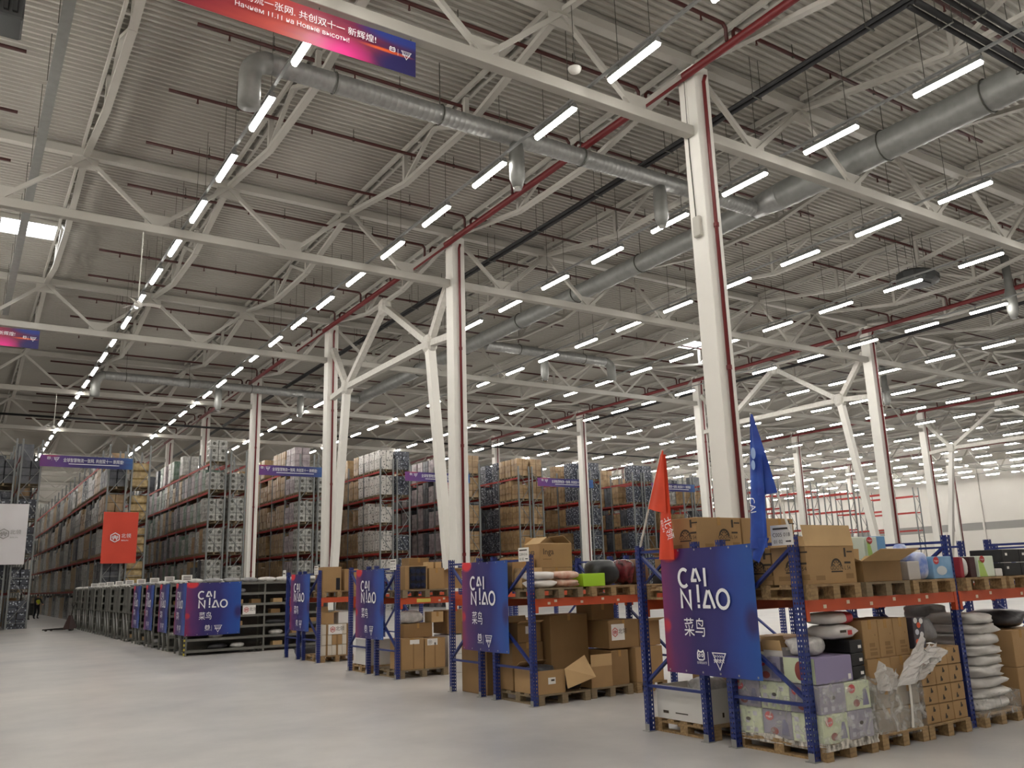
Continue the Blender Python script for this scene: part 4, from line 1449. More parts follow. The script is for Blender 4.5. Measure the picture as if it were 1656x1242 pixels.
t = thing('pallet_truck', 'black hand pallet truck standing in the aisle with upright handle', 'pallet truck', (5.15, 46.9, 0), 2.45)
M_JACK = mat('jack_black', '26211f', 0.5)
M_JACKR = mat('jack_maroon', '3c2422', 0.5)
for s in (-0.2, 0.2):
    obj('fork', MB().hex([(0.25, s - 0.08, 0.06), (1.35, s - 0.06, 0.05), (1.35, s + 0.06, 0.05), (0.25, s + 0.08, 0.06), (0.25, s - 0.08, 0.16), (1.35, s - 0.06, 0.1), (1.35, s + 0.06, 0.1), (0.25, s + 0.08, 0.16)]).mesh('fork', M_JACK), t)
    obj('wheel', MB().tube([(1.2, s - 0.04, 0.045), (1.2, s + 0.04, 0.045)], 0.045, 12).mesh('wheel', mat('jack_wheel', '55504a', 0.6)), t)
obj('body', MB().hex([(-0.05, -0.3, 0.1), (0.28, -0.3, 0.1), (0.28, 0.3, 0.1), (-0.05, 0.3, 0.1), (0.08, -0.06, 0.72), (0.18, -0.06, 0.72), (0.18, 0.06, 0.72), (0.08, 0.06, 0.72)]).mesh('body', M_JACKR), t)
obj('steer_wheel', MB().tube([(0.05, -0.1, 0.09), (0.05, 0.1, 0.09)], 0.09, 12).mesh('steer_wheel', mat('jack_wheel', '55504a', 0.6)), t)
hd = obj('handle', MB().tube([(0.1, 0, 0.6), (0.02, 0, 1.15)], 0.025, 8).mesh('handle', M_JACK), t)
obj('grip', MB().tube([(0.02, 0, 1.12), (0.01, -0.14, 1.18), (0.0, -0.1, 1.32), (0.0, 0.1, 1.32), (0.01, 0.14, 1.18), (0.02, 0, 1.12)], 0.02, 6).mesh('grip', M_JACK), hd)
for n, (x, y) in enumerate(((3.95, 70.5), (5.0, 80.5))):
    t = thing('roll_cage', ('dark wire roll cage with parcels beside the stooping person', 'dark wire roll cage against the far wall aisle')[n], 'cage', (x, y, 0))
    w, d, h = 1.0, 0.8, 1.7
    for px in (0, w):
        for py in (0, d):
            obj('post', MB().box(px - 0.02, px + 0.02, py - 0.02, py + 0.02, 0.1, h).mesh('post', M_SHELFD), t)
            obj('castor', MB().tube([(px, py - 0.02, 0.05), (px, py + 0.02, 0.05)], 0.05, 10).mesh('castor', M_JACK), t)
    obj('deck', MB().box(0, w, 0, d, 0.1, 0.14).mesh('deck', M_SHELFD), t)
    for k in range(6):
        obj('rail', MB().box(0, w, -0.01, 0.01, 0.3 + k * 0.24, 0.32 + k * 0.24).mesh('rail', M_SHELFD), t)
    o = tag(obj('dark_carton', MB().bbox(0.08, 0.92, 0.08, 0.72, 0, 0.9, 0.02).mesh('dark_carton', mat('dark_goods', '3a3a38', 0.6, var=0.3, scale=5)), None, (x, y, 0.142)), ('dark wrapped carton inside roll cage near person', 'dark wrapped carton inside roll cage near far wall')[n], 'carton')

# ================================================================ BLUE LOW RACKS WITH BANNERS
M_BLUE = mat('rack_blue', '1f2f72', 0.42, var=0.06, scale=3)
M_ORANGE = mat('beam_orange', 'c2502c', 0.45, var=0.08, scale=3)
M_FOOT = mat('foot_plate', '9a9a98', 0.4, metal=0.6)
RKH, BAYX = 2.1, 2.67
def upright_me():
    """perforated channel: two rows of slots on the outer (-X) face and on the -Y face"""
    b = MB()
    w, d = 0.085, 0.07
    def face(fn, width):
        xs = [0, 0.18 * width, 0.36 * width, 0.64 * width, 0.82 * width, width]
        n = int(RKH / 0.05)
        for i in (0, 2, 4):
            b.add([fn(xs[i], 0), fn(xs[i + 1], 0), fn(xs[i + 1], RKH), fn(xs[i], RKH)], [(0, 1, 2, 3)])
        for i in (1, 3):
            for k in range(n):
                z = k * 0.05
                b.add([fn(xs[i], z), fn(xs[i + 1], z), fn(xs[i + 1], z + 0.028), fn(xs[i], z + 0.028)], [(0, 1, 2, 3)])
            b.add([fn(xs[i], n * 0.05), fn(xs[i + 1], n * 0.05), fn(xs[i + 1], RKH), fn(xs[i], RKH)], [(0, 1, 2, 3)])
    face(lambda u, z: (0, d - u, z), d)
    face(lambda u, z: (u, 0, z), w)
    face(lambda u, z: (w - u, d, z), w)
    b.box(w - 0.003, w, 0, 0.018, 0, RKH).box(w - 0.003, w, d - 0.018, d, 0, RKH)
    return b.mesh('upright', M_BLUE)
UPR = upright_me()
FOOT = MB().box(-0.03, 0.086, -0.02, 0.09, 0, 0.008).box(-0.004, 0.0, 0, 0.07, 0.008, 0.08).mesh('foot_plate', M_FOOT)
BEAMX = MB().box(0.085, BAYX, 0.0, 0.045, -0.115, 0.0).mesh('beam', M_ORANGE)
CONN = MB().box(0, 0.006, -0.004, 0.05, -0.2, 0.0).box(0, 0.05, -0.006, -0.002, -0.2, 0.0).mesh('beam_connector', M_ORANGE)
BZ = 1.465
def frame_brace(d, mirror):
    """list of brace meshes for a frame of depth d (outer upright at y=0 unless mirrored)"""
    f = (lambda y: y) if not mirror else (lambda y: d - y)
    out = []
    for (y0, z0), (y1, z1) in (((0.05, 0.5), (d - 0.05, 0.5)), ((0.05, 2.02), (d - 0.05, 2.02)), ((0.06, 0.55), (d - 0.06, 1.2)), ((d - 0.06, 1.3), (0.06, 1.97))):
        out.append(MB().bar((0.04, f(y0), z0), (0.04, f(y1), z1), 0.03, 0.045, up=(1, 0, 0)).mesh('brace', M_BLUE))
    return out
def low_rack(label, X, y0, y1, bays, mirror):
    d = y1 - y0
    t = thing('low_rack', label, 'rack', (X, y0, 0))
    br = frame_brace(d, mirror)
    for k in range(bays + 1):
        for yy in (0, d - 0.07):
            u = obj('upright', UPR, t, (k * BAYX, yy, 0))
            obj('foot_plate', FOOT, u)
        for m in br:
            obj('brace', m, t, (k * BAYX, 0, 0))
    for k in range(bays):
        for yy in (-0.002, d - 0.043):
            o = obj('beam', BEAMX, t, (k * BAYX, yy, BZ))
            obj('beam_connector', CONN, o, (0.086, 0, 0))
            obj('beam_connector', CONN, o, (BAYX - 0.008, 0, 0))
    return t
RK = {'A': (6.93, 5.63, 6.66, 6.98, 7.98, 3), 'B': (7.03, 10.43, 11.5, 11.86, 12.86, 3), 'C': (7.15, 15.15, 16.17, 16.5, 17.5, 2), 'D': (7.3, 19.73, 20.8, 21.1, 22.05, 2)}
RKN = {'A': 'under the orange and blue flags', 'B': 'holding the lime-green box', 'C': 'holding the box of dark bottles', 'D': 'next to the grey pick shelves'}
for k, (X, a, c, e, f, n) in RK.items():
    low_rack('blue low pallet rack with orange beams %s, front half' % RKN[k], X, a, c, n, False)
    low_rack('blue low pallet rack with orange beams %s, back half' % RKN[k], X, e, f, min(n, 2) if k == 'B' else n, True)
    yc = (a + f) / 2
    courier_banner('purple courier banner on end of blue rack %s' % RKN[k], (X - 0.022, yc + BW / 2 + 0.02, 0.69), -PI / 2)

# location cards at the rack corners, beam stickers
M_STICK = mat('sticker', 'd9c9b4', 0.5)
for k, (dy, cd, ar) in {'A': (0.06, 'C005 018', '01 02'), 'B': (0.06, 'C004 016', '01 02'), 'C': (0.06, 'C003 014', '01 02'), 'D': (0.06, 'C002 012', '01 02')}.items():
    X, a = RK[k][0], RK[k][1]
    t = thing('location_card', 'white paper location card on top corner of blue rack %s' % RKN[k], 'sign', (X - 0.012, a + 0.25, 2.0), -PI / 2)
    obj('card', MB().box(0, 0.27, 0, 0.004, 0, 0.2).mesh('card', M_PAPER), t)
    obj('lettering', text_mesh(cd, 0.055, M_INKBLACK), t, (0.02, -0.003, 0.085), (PI / 2, 0, 0))
    obj('lettering', text_mesh(ar, 0.05, M_INKBLACK), t, (0.03, -0.003, 0.02), (PI / 2, 0, 0))
    obj('lettering', rect_me(0.2, 0.018, M_INK, 'lettering'), t, (0.03, -0.003, 0.155), (PI / 2, 0, 0))
    obj('arrow', MB().add([(0, 0.006, 0), (0.05, 0.006, 0), (0.05, 0, 0), (0.07, 0.012, 0), (0.05, 0.024, 0), (0.05, 0.018, 0), (0, 0.018, 0)], [(0, 1, 5, 6), (2, 3, 4)]).mesh('arrow', M_INKBLACK), t, (0.18, -0.003, 0.025), (PI / 2, 0, 0))
t = thing('location_card', 'white paper location card on back corner of rack next to grey shelves', 'sign', (7.28, 22.28, 1.98), -PI / 2)
obj('card', MB().box(0, 0.25, 0, 0.004, 0, 0.18).mesh('card', M_PAPER), t)
obj('lettering', rect_me(0.18, 0.03, M_INK, 'lettering'), t, (0.03, -0.003, 0.08), (PI / 2, 0, 0))
for k, lst in {'A': (0.35, 0.72, 1.1, 1.5, 1.95, 2.1, 3.1, 3.4, 4.1), 'B': (0.3, 0.42, 0.9, 1.3, 1.6), 'C': (0.9, 1.0)}.items():
    X, a = RK[k][0], RK[k][1]
    for i, dx in enumerate(lst):
        o = obj('beam_sticker', rect_me(0.05, 0.035, M_STICK, 'beam_sticker'), None, (X + dx, a - 0.008, BZ - 0.085 + 0.03 * (i % 2)), (PI / 2, 0, 0))
        tag(o, 'tiny pale sticker on the orange beam of the rack ' + RKN[k], 'sticker', 'beam stickers of rack ' + k)
o = obj('beam_label', rect_me(0.3, 0.07, mat('label_yellow', 'd8c860', 0.5), 'beam_label'), None, (7.58, 15.14, BZ - 0.09), (PI / 2, 0, 0))
tag(o, 'yellow printed label on orange beam under the bottle box', 'label')

# ---------------------------------------------------------------- flags
def onx(px, py, X):
    d = CAM_R * ((px - 828) / FPX) - CAM_U * ((py - 621) / FPX) + CAM_F
    k = X / d.x
    return Vector((X, d.y * k, CAM_H + d.z * k))
def flag(name, label, m, base, tip, sheets, prints, X):
    t = thing(name, label, 'flag')
    obj('pole', MB().tube([base, tip], [0.013, 0.009], 8).mesh('pole', mat('pole_white', 'dcd8d0', 0.4)), t)
    b = MB()
    for (A, B, C, D, dep, ph) in sheets:           # corners: top-left, top-right, bottom-right, bottom-left (points)
        A, B, C, D = map(Vector, (A, B, C, D))
        for sgn in (0, 1):
            b.grid(lambda u, v: ((A * (1 - (u if not sgn else 1 - u)) + B * (u if not sgn else 1 - u)) * (1 - v) + (D * (1 - (u if not sgn else 1 - u)) + C * (u if not sgn else 1 - u)) * v)
                   + Vector((dep * math.sin((u if not sgn else 1 - u) * 7 + ph + v * 1.2) * (0.3 + 0.7 * v) + 0.002 * sgn, 0, 0)), 14, 16)
    obj('cloth', b.mesh('cloth', m, True), t)
    for nm, me, p, rz, sc in prints:
        q = obj(nm, me, t, p, (Matrix.Rotation(-PI / 2, 3, 'Z') @ Matrix.Rotation(PI / 2, 3, 'X') @ Matrix.Rotation(rz, 3, 'Z')).to_euler(), sc)
    return t
XO = 6.84
tp = onx(1070, 727, XO)
flag('orange_flag', 'limp orange flag with white lettering on pole at blue rack corner', mat('flag_orange', 'e0492a', 0.55, var=0.12, scale=5),
     onx(1035, 886, 6.97), tp,
     [(tp, onx(1072, 729, XO), onx(1076, 830, XO), onx(1047, 823, XO), 0.012, 0.0),
      (onx(1070, 735, XO + 0.03), onx(1076, 735, XO + 0.03), onx(1092, 905, XO + 0.02), onx(1066, 905, XO + 0.02), 0.018, 2.0)],
     [('lettering', text_mesh('北领', 0.13, M_WHITEPRINT), onx(1073, 838, XO - 0.03), -1.35, (1, 1, 1)),
      ('lettering', text_mesh('BEILIN', 0.05, M_WHITEPRINT), onx(1068, 842, XO - 0.03), -1.35, (1, 1, 1))], XO)
XB = 6.8
tb = onx(1213, 668, XB)
flag('blue_flag', 'limp blue flag draping over the courier banner from a leaning pole', mat('flag_blue', '2a55b4', 0.5, var=0.25, scale=4, col2='1d3a94'),
     onx(1277, 858, 6.9), tb,
     [(onx(1212, 668, XB), onx(1216, 670, XB), onx(1255, 796, XB), onx(1211, 806, XB), 0.03, 0.5),
      (onx(1212, 735, XB - 0.02), onx(1232, 735, XB - 0.02), onx(1244, 885, XB - 0.04), onx(1214, 888, XB - 0.04), 0.03, 2.2),
      (onx(1212, 870, XB - 0.035), onx(1243, 870, XB - 0.035), onx(1226, 912, XB - 0.03), onx(1216, 900, XB - 0.03), 0.02, 1.0)],
     [('emblem', disc_me(0.03, 0.06, mat('flag_pale', '9db8e0', 0.6), 'emblem'), onx(1218, 733, XB - 0.06), 0.0, (1, 1, 1)),
      ('emblem', disc_me(0.026, 0.05, mat('flag_pale', '9db8e0', 0.6), 'emblem'), onx(1218, 752, XB - 0.06), 0.0, (1, 1, 1)),
      ('lettering', text_mesh('CAI', 0.1, M_WHITEPRINT), onx(1211, 805, XB - 0.085), -1.5, (1, 1, 1))], XB)

# ================================================================ GOODS ON THE LOW RACKS
PALS = {}
def pallet(label, x, y, z, lx=0.78, ly=1.12, old=False, group=None):
    """near pallet with boards and blocks as separate parts"""
    key = (lx, ly, old)
    m = M_WOODD if old else M_WOOD
    if key not in PALS:
        PALS[key] = (MB().box(0, lx, 0, ly * 0.12, 0.122, 0.144).mesh('deck_board', m), MB().box(0, 0.1, 0, ly, 0.1, 0.122).mesh('stringer', m),
                     MB().box(0, 0.1, 0, 0.12, 0.022, 0.1).mesh('block', m), MB().box(0, 0.1, 0, ly, 0, 0.022).mesh('bottom_board', m))
    t = thing('wooden_pallet', label, 'pallet', (x, y, z), group=group)
    db, st, bl, bb = PALS[key]
    for i in range(5):
        obj('deck_board', db, t, (0, ly * 0.22 * i, 0))
    for i in range(3):
        xx = (lx - 0.1) * i / 2
        obj('stringer', st, t, (xx, 0, 0))
        obj('bottom_board', bb, t, (xx, 0, 0))
        for j in range(3):
            obj('block', bl, t, (xx, (ly - 0.12) * j / 2, 0))
    return t

def carton(label, x, y, z, w, d, h, m=None, tape=True, rz=0.0, name='carton', group=None, cat='box'):
    m = m or M_CARD
    t = thing(name, label, cat, (x, y, z), rz, group)
    obj('body', MB().bbox(0, w, 0, d, 0, h, 0.006).mesh('body', m), t)
    if tape:
        obj('tape', MB().box(w / 2 - 0.025, w / 2 + 0.025, -0.0015, d + 0.0015, h - 0.0005, h + 0.0012).box(w / 2 - 0.025, w / 2 + 0.025, -0.0018, 0.0, h - 0.09, h).mesh('tape', M_TAPE), t)
        obj('seam', MB().box(0.004, w - 0.004, -0.0008, 0.0006, h * 0.001, h * 0.001 + 0.004).mesh('seam', M_CARDD), t)
    return t

def open_carton(label, x, y, z, w, d, h, flaps, m=None, rz=0.0, inside=None, tk=0.006):
    """flaps: dict side -> (opening angle from vertical-up outward in degrees, length)"""
    m = m or M_CARD
    t = thing('open_carton', label, 'box', (x, y, z), rz)
    b = MB().box(0, w, 0, tk, 0, h).box(0, w, d - tk, d, 0, h).box(0, tk, tk, d - tk, 0, h).box(w - tk, w, tk, d - tk, 0, h).box(tk, w - tk, tk, d - tk, 0, tk)
    obj('body', b.mesh('body', [m]), t)
    for s, (ang, ln) in flaps.items():
        a = math.radians(ang)
        up, out = math.cos(a) * ln, math.sin(a) * ln
        q = {'F': [(0, 0, h), (w, 0, h), (w, -out, h + up), (0, -out, h + up)], 'B': [(w, d, h), (0, d, h), (0, d + out, h + up), (w, d + out, h + up)],
             'L': [(0, d, h), (0, 0, h), (-out, 0, h + up), (-out, d, h + up)], 'R': [(w, 0, h), (w, d, h), (w + out, d, h + up), (w + out, 0, h + up)]}[s]
        obj('flap', MB().sheet(*q, tk * 0.8).mesh('flap', M_CARDL), t)
    return t

def bag(label, c, r, m, seed, name='plastic_bag', group=None, rz=0.0, amp=0.12, flat=2.8, cat='bag', ev=0.55):
    """filled bag resting with its underside at c.z"""
    o = obj(name, MB().blob((0, 0, r[2]), r, seed, amp, 18, 10, flat, 0, ev).mesh(name, m, True), None, c, (0, 0, rz))
    return tag(o, label, cat, group)

ELL_RED = disc_me(0.055, 0.042, M_REDPRINT, 'brand_mark')
T_HUG = text_mesh('Huggies', 0.026, M_WHITEPRINT, align='CENTER')
M_FIG = mat('print_brown_red', '8a4038', 0.6)
M_FIGV = mat('print_violet', '6f6c8c', 0.6)
M_FIGG = mat('print_lightgrey', 'b9b7c4', 0.6)
M_DGREEN = mat('nappy_box_green', 'c8d1b2', 0.55, var=0.05, scale=5)
M_DVIO = mat('nappy_box_violet', '8f8b9d', 0.55, var=0.06, scale=5)
FIG1 = disc_me(0.05, 0.035, M_FIG, 'print')
FIG2 = MB().add([(-0.05, 0, 0), (0.05, 0, 0), (0.035, 0.1, 0), (0.02, 0.15, 0), (-0.02, 0.15, 0), (-0.035, 0.1, 0)], [tuple(range(6))]).mesh('print', M_FIGV)
CELL = rect_me(0.052, 0.042, M_FIGG, 'print')
def nappy_box(label, x, y, z, w, d, h, kind, group=None):
    t = carton(label, x, y, z, w, d, h, (M_DGREEN, M_DVIO)[kind % 2], tape=False, name='nappy_box', group=group)
    for face, wd in (('F', w), ('L', d)):
        k = kind if face == 'F' else kind + 1
        if k % 2 == 0:
            place(t, 'brand_mark', ELL_RED, face, wd * 0.25, h * 0.76, d, 0.003)
            place(t, 'lettering', T_HUG, face, wd * 0.25, h * 0.72, d, 0.005)
            place(t, 'print', FIG1, face, wd * 0.4, h * 0.24, d, 0.003)
            place(t, 'print', FIG2, face, wd * 0.78, h * 0.12, d, 0.003)
        else:
            for i in range(3):
                for j in range(3):
                    if (i + j) % 4 != 3:
                        place(t, 'print', CELL, face, wd * (0.1 + 0.29 * i), h * (0.1 + 0.3 * j), d, 0.003)
            place(t, 'print', disc_me(0.03, 0.018, M_INK), face, wd * 0.5, h * 0.55, d, 0.005)
    return t

# ---- rack A, floor level -------------------------------------------------------------
PZ = 0.146
pallet('wooden pallet under film-wrapped nappy boxes', 6.99 + 0.03, 5.56, 0)
g = 'nappy boxes on the wrapped pallet'
for lz in range(2):
    for i in range(2):
        for j in range(3):
            nappy_box('printed nappy box under film, %s layer, %s column, %s row deep' % (('bottom', 'upper')[lz], ORD[i + 1], ORD[j + 1]), 7.03 + i * 0.385, 5.58 + j * 0.365, PZ + lz * 0.265, 0.38, 0.36, 0.26, i + j + lz, g)
for j in range(2):
    nappy_box('violet nappy box with photo grid standing on the wrapped nappy pallet', 7.03, 6.02 + j * 0.33, 0.68, 0.4, 0.31, 0.235, 1 - j, 'violet boxes on the wrapped pallet')
t = carton('plain violet box with green end on the wrapped nappy pallet', 7.03, 5.6, 0.68, 0.56, 0.38, 0.245, mat('violet_plain', '8d84a6', 0.5), tape=False)
place(t, 'end_panel', rect_me(0.37, 0.235, M_DGREEN, 'end_panel'), 'L', 0.005, 0.005, 0.38, 0.002)
place(t, 'print', disc_me(0.06, 0.09, M_FIG), 'L', 0.2, 0.12, 0.38, 0.004)
place(t, 'barcode', rect_me(0.045, 0.05, M_PAPER, 'barcode'), 'F', 0.48, 0.02)
bx = [mat('black_box', '17171a', 0.45)]
for i in range(3):
    t = carton('black box with white label stacked beside violet box, %s from bottom' % ORD[i + 1], 7.62, 5.62, 0.682 + i * 0.125, 0.2, 0.42, 0.12, bx[0], tape=False)
    place(t, 'label', rect_me(0.05, 0.03, M_PAPER, 'label'), 'F', 0.12, 0.04)
open_carton('white open carton with raised lid behind blue upright', 7.06, 6.0, 0.916, 0.34, 0.24, 0.06, {'B': (10, 0.12), 'L': (12, 0.1)}, mat('white_board', 'cfccc8', 0.5))
M_CLEARBAG = mat('bag_translucent', 'c9c7c4', 0.22, var=0.3, scale=10, bump=0.7, bscale=16, coat=0.6)
bag('crumpled clear plastic bag on top of violet box', (7.22, 5.83, 0.93), (0.18, 0.16, 0.09), M_CLEARBAG, 3, amp=0.22, rz=0.2)
t = bag('white soft pack with red square print above black boxes', (7.65, 5.85, 1.062), (0.215, 0.2, 0.07), mat('pack_white', 'd9d6d4', 0.35, var=0.1, scale=6, bump=0.2, bscale=10), 5, flat=3.4)
obj('print', rect_me(0.07, 0.045, M_REDPRINT), t, (-0.02, -0.215, 0.045), (PI / 2, 0, 0)); obj('print', rect_me(0.1, 0.025, M_INK), t, (-0.14, -0.215, 0.07), (PI / 2, 0, 0))
t = bag('white soft pack with red end lying on top of the other pack', (7.63, 5.87, 1.206), (0.22, 0.18, 0.06), mat('pack_white', 'd9d6d4', 0.35), 6, flat=3.4)
obj('red_end', MB().blob((0.14, 0, 0.06), (0.1, 0.187, 0.064), 6, 0.03, 14, 8, 3.4, 0, 0.55).mesh('red_end', mat('pack_red', 'b8323c', 0.4), True), t)

film_n = film_mat('stretch_film', 'f2f2ee', 0.24, 9.0)
def film_box(label, x0, x1, y0, y1, z0, z1, m, seed=0):
    rnd = random.Random(seed)
    b = MB()
    P = [(x0, y0), (x1, y0), (x1, y1), (x0, y1)]
    n, nz = 8, 6
    ring = []
    for k in range(4):
        for i in range(n):
            u = i / n
            ring.append((P[k][0] * (1 - u) + P[(k + 1) % 4][0] * u, P[k][1] * (1 - u) + P[(k + 1) % 4][1] * u))
    cx, cy = (x0 + x1) / 2, (y0 + y1) / 2
    for j in range(nz + 1):
        for (x, y) in ring:
            k = 1 + rnd.uniform(0.0, 0.018)
            b.v.append((cx + (x - cx) * k, cy + (y - cy) * k, z0 + (z1 - z0) * j / nz + (rnd.uniform(-0.02, 0.03) if j == nz else 0)))
    N = len(ring)
    for j in range(nz):
        for i in range(N):
            b.f.append((j * N + i, j * N + (i + 1) % N, (j + 1) * N + (i + 1) % N, (j + 1) * N + i)); b.mi.append(0)
    return tag(obj('stretch_film', b.mesh('stretch_film', m, True)), label, 'film')
film_box('clear stretch film around the nappy box pallet', 7.026, 7.812, 5.565, 6.70, 0.09, 0.70, film_n, 1)
o = film_box('printed white tape band round foot of nappy pallet', 7.024, 7.816, 5.56, 6.71, 0.09, 0.155, mat('tape_band', 'e2ddd4', 0.35, var=0.5, scale=22, col2='5a544c', stretch=(1, 1, 0.4)), 2)

pallet('wooden pallet under the torn-film brown carton stack', 7.88, 5.56, 0)
M_CARDF = mat('cardboard_under_film', '9a8f80', 0.3, var=0.1, scale=3, coat=0.4)
g = 'cartons inside the torn film'
for lz in range(2):
    for i in range(2):
        for j in range(3):
            carton('greyish carton in torn film, %s layer, %s column, %s row deep' % (('bottom', 'upper')[lz], ORD[i + 1], ORD[j + 1]), 7.9 + i * 0.375, 5.6 + j * 0.36, PZ + lz * 0.225, 0.37, 0.35, 0.22, M_CARDF, group=g)
for i in range(2):
    for j in range(2):
        carton('brown carton above the torn film edge, %s column, %s row deep' % (ORD[i + 1], ORD[j + 1]), 7.9 + i * 0.38, 5.64 + j * 0.42, PZ + 0.45, 0.375, 0.4, 0.25, M_CARD, group='cartons above the film')
for i in range(3):
    t = carton('tall brown carton with dark print above torn film, %s from nappy boxes' % ORD[i + 1], 7.9 + i * 0.262, 5.66, PZ + 0.702, 0.257, 0.4, 0.38, M_CARD, group='tall cartons of torn-film stack')
    for q, (ww, hh, u, v) in enumerate(((0.12, 0.035, 0.09, 0.03), (0.12, 0.02, 0.09, 0.08), (0.09, 0.04, 0.09, 0.115), (0.015, 0.02, 0.19, 0.22))):
        place(t, 'print', rect_me(ww, hh, M_CARDD), 'F', u, v)
film_g = film_mat('stretch_film_dense', 'd6d4d0', 0.42, 7.0)
film_box('cloudy stretch film round the brown carton pallet', 7.885, 8.67, 5.575, 6.70, 0.1, 0.66, film_g, 5)
# torn flaps of the film: crumpled sheets with ragged upper edges
rt = random.Random(6)
b = MB()
def rag(A, B, C, D, nu, nv, ruf):
    A, B, C, D = map(Vector, (A, B, C, D))
    jit = [[Vector((rt.uniform(-1, 1), rt.uniform(-1, 1), rt.uniform(-1, 1))) for _ in range(nu + 1)] for _ in range(nv + 1)]
    edge = [rt.uniform(-0.12, 0.14) for _ in range(nu + 1)]
    def fn(s):
        def g(u, v):
            i, j = round(u * nu), round(v * nv)
            vv = v * (1 + edge[i]) if j == nv else v
            p = (A * (1 - u) + B * u) * (1 - vv) + (D * (1 - u) + C * u) * vv
            return p + jit[j][i] * ruf * (0.25 + 0.75 * v) + Vector((0, 0.03 * math.sin(9 * u + 3 * v) + 0.002 * s, 0))
        return g
    b.grid(fn(0), nu, nv); b.grid(fn(1), nu, nv)
rag((8.18, 5.54, 0.56), (8.66, 5.52, 0.6), (8.84, 5.45, 0.82), (8.56, 5.46, 1.0), 12, 10, 0.022)
rag((8.5, 5.5, 0.82), (8.72, 5.48, 0.72), (8.93, 5.43, 0.86), (8.8, 5.44, 0.95), 7, 6, 0.02)
rag((7.88, 5.54, 0.56), (8.2, 5.54, 0.54), (8.06, 5.47, 0.74), (7.86, 5.49, 0.83), 9, 7, 0.018)
tag(obj('torn_film', b.mesh('torn_film', mat('torn_film', 'e8e6e4', 0.22, alpha=0.62, bump=0.5, bscale=18), False)), 'torn white stretch film flaring up from brown carton pallet', 'film')
tag(obj('tape_strip', MB().grid(lambda u, v: (8.37 + 0.035 * u + 0.03 * math.sin(2.5 * v), 5.545, 0.16 + 0.62 * v), 2, 16).grid(lambda u, v: (8.405 - 0.035 * u + 0.03 * math.sin(2.5 * v), 5.549, 0.16 + 0.62 * v), 2, 16).mesh('tape_strip', mat('tape_white', 'dcd8d2', 0.3))), 'white printed tape strip hanging down the torn-film pallet', 'tape')

pallet('wooden pallet under the bird-printed cartons', 8.68, 5.56, 0, old=False)
ROOS = MB().add([(-0.022, 0, 0), (0.018, 0, 0), (0.026, 0.018, 0), (0.01, 0.028, 0), (0.004, 0.05, 0), (-0.01, 0.05, 0), (-0.016, 0.025, 0)], [tuple(range(7))]).mesh('print', M_INK)
g = 'bird-printed cartons'
for lz in range(4):
    for i in range(3):
        for j in range(2):
            if lz == 3 and j == 1:
                continue
            t = carton('small bird-print carton, %s layer up, %s from torn film, %s' % (ORD[lz + 1], ORD[i + 1], ('front', 'behind')[j]), 8.69 + i * 0.258, 5.58 + j * 0.4, PZ + lz * 0.188, 0.254, 0.38, 0.184, M_CARD, tape=False, group=g + ' layer %d' % (lz + 1))
            place(t, 'print', ROOS, 'F', 0.1, 0.03)
            place(t, 'print', ROOS, 'F', 0.15, 0.115)
            place(t, 'print', ROOS, 'L', 0.2, 0.06, 0.38)
            obj('seam', MB().box(0.003, 0.251, -0.0012, 0, 0.18, 0.1838).mesh('seam', M_CARDD), t)
t = carton('orange, white and dark printed upright pack on bird-printed cartons', 8.72, 5.62, 0.9, 0.2, 0.2, 0.32, mat('pack_dark', '4a4550', 0.3, var=0.4, scale=8), tape=False, name='printed_pack')
for q, (u, v, c) in enumerate(((0.05, 0.07, 'd8552c'), (0.1, 0.24, 'd8552c'), (0.14, 0.14, 'd8d6d8'), (0.06, 0.17, 'c6c9d6'), (0.05, 0.29, 'd6d4d4'), (0.15, 0.28, 'd6d4d4'))):
    place(t, 'print', disc_me(0.035, 0.03, mat('pk' + c, c, 0.4)), 'F', u, v)
bag('dark clear-wrapped bundle behind orange pack under the beam', (9.32, 6.0, 0.9), (0.17, 0.22, 0.15), M_POLYG, 13, amp=0.15)

pallet('wooden pallet under the stack of white sacks', 9.74, 5.56, 0)
M_SACK = mat('sack_white', 'cfccc8', 0.35, var=0.18, scale=5, bump=0.5, bscale=9)
z = PZ
for i in range(9):
    hh = 0.062 if i % 3 else 0.07
    bag('white plastic sack in the tall stack, %s from pallet' % ORD[i + 1], (10.12 + 0.03 * math.sin(i * 2.1), 5.92, z), (0.37 - 0.012 * i + 0.02 * math.sin(i * 3), 0.34, hh), M_SACK, 20 + i, name='white_sack', rz=0.09 * math.sin(i * 5), amp=0.14, flat=3.6, ev=0.28)
    z += hh * 2 * 0.9
film_box('clear film skirt round the foot of the white sack stack', 9.73, 10.53, 5.56, 6.3, 0.1, 0.34, film_n, 8)

pallet('wooden pallet with brown cartons past the white sacks', 10.62, 5.56, 0)
for i in range(2):
    for lz in range(2):
        carton('large brown carton past the white sacks, %s layer' % ('lower', 'upper')[lz], 10.64 + i * 0.39, 5.6, PZ + lz * 0.42, 0.385, 0.5, 0.415, M_CARD, group='cartons past the sacks')
bag('black wrapped sack under the beam at the rack end bay', (11.1, 6.0, 0.985), (0.28, 0.3, 0.11), M_POLYD, 31, amp=0.2)
bag('grey film bundle under the beam at the rack end bay', (10.25, 6.42, 1.1), (0.26, 0.2, 0.1), M_POLYG, 32, amp=0.2)

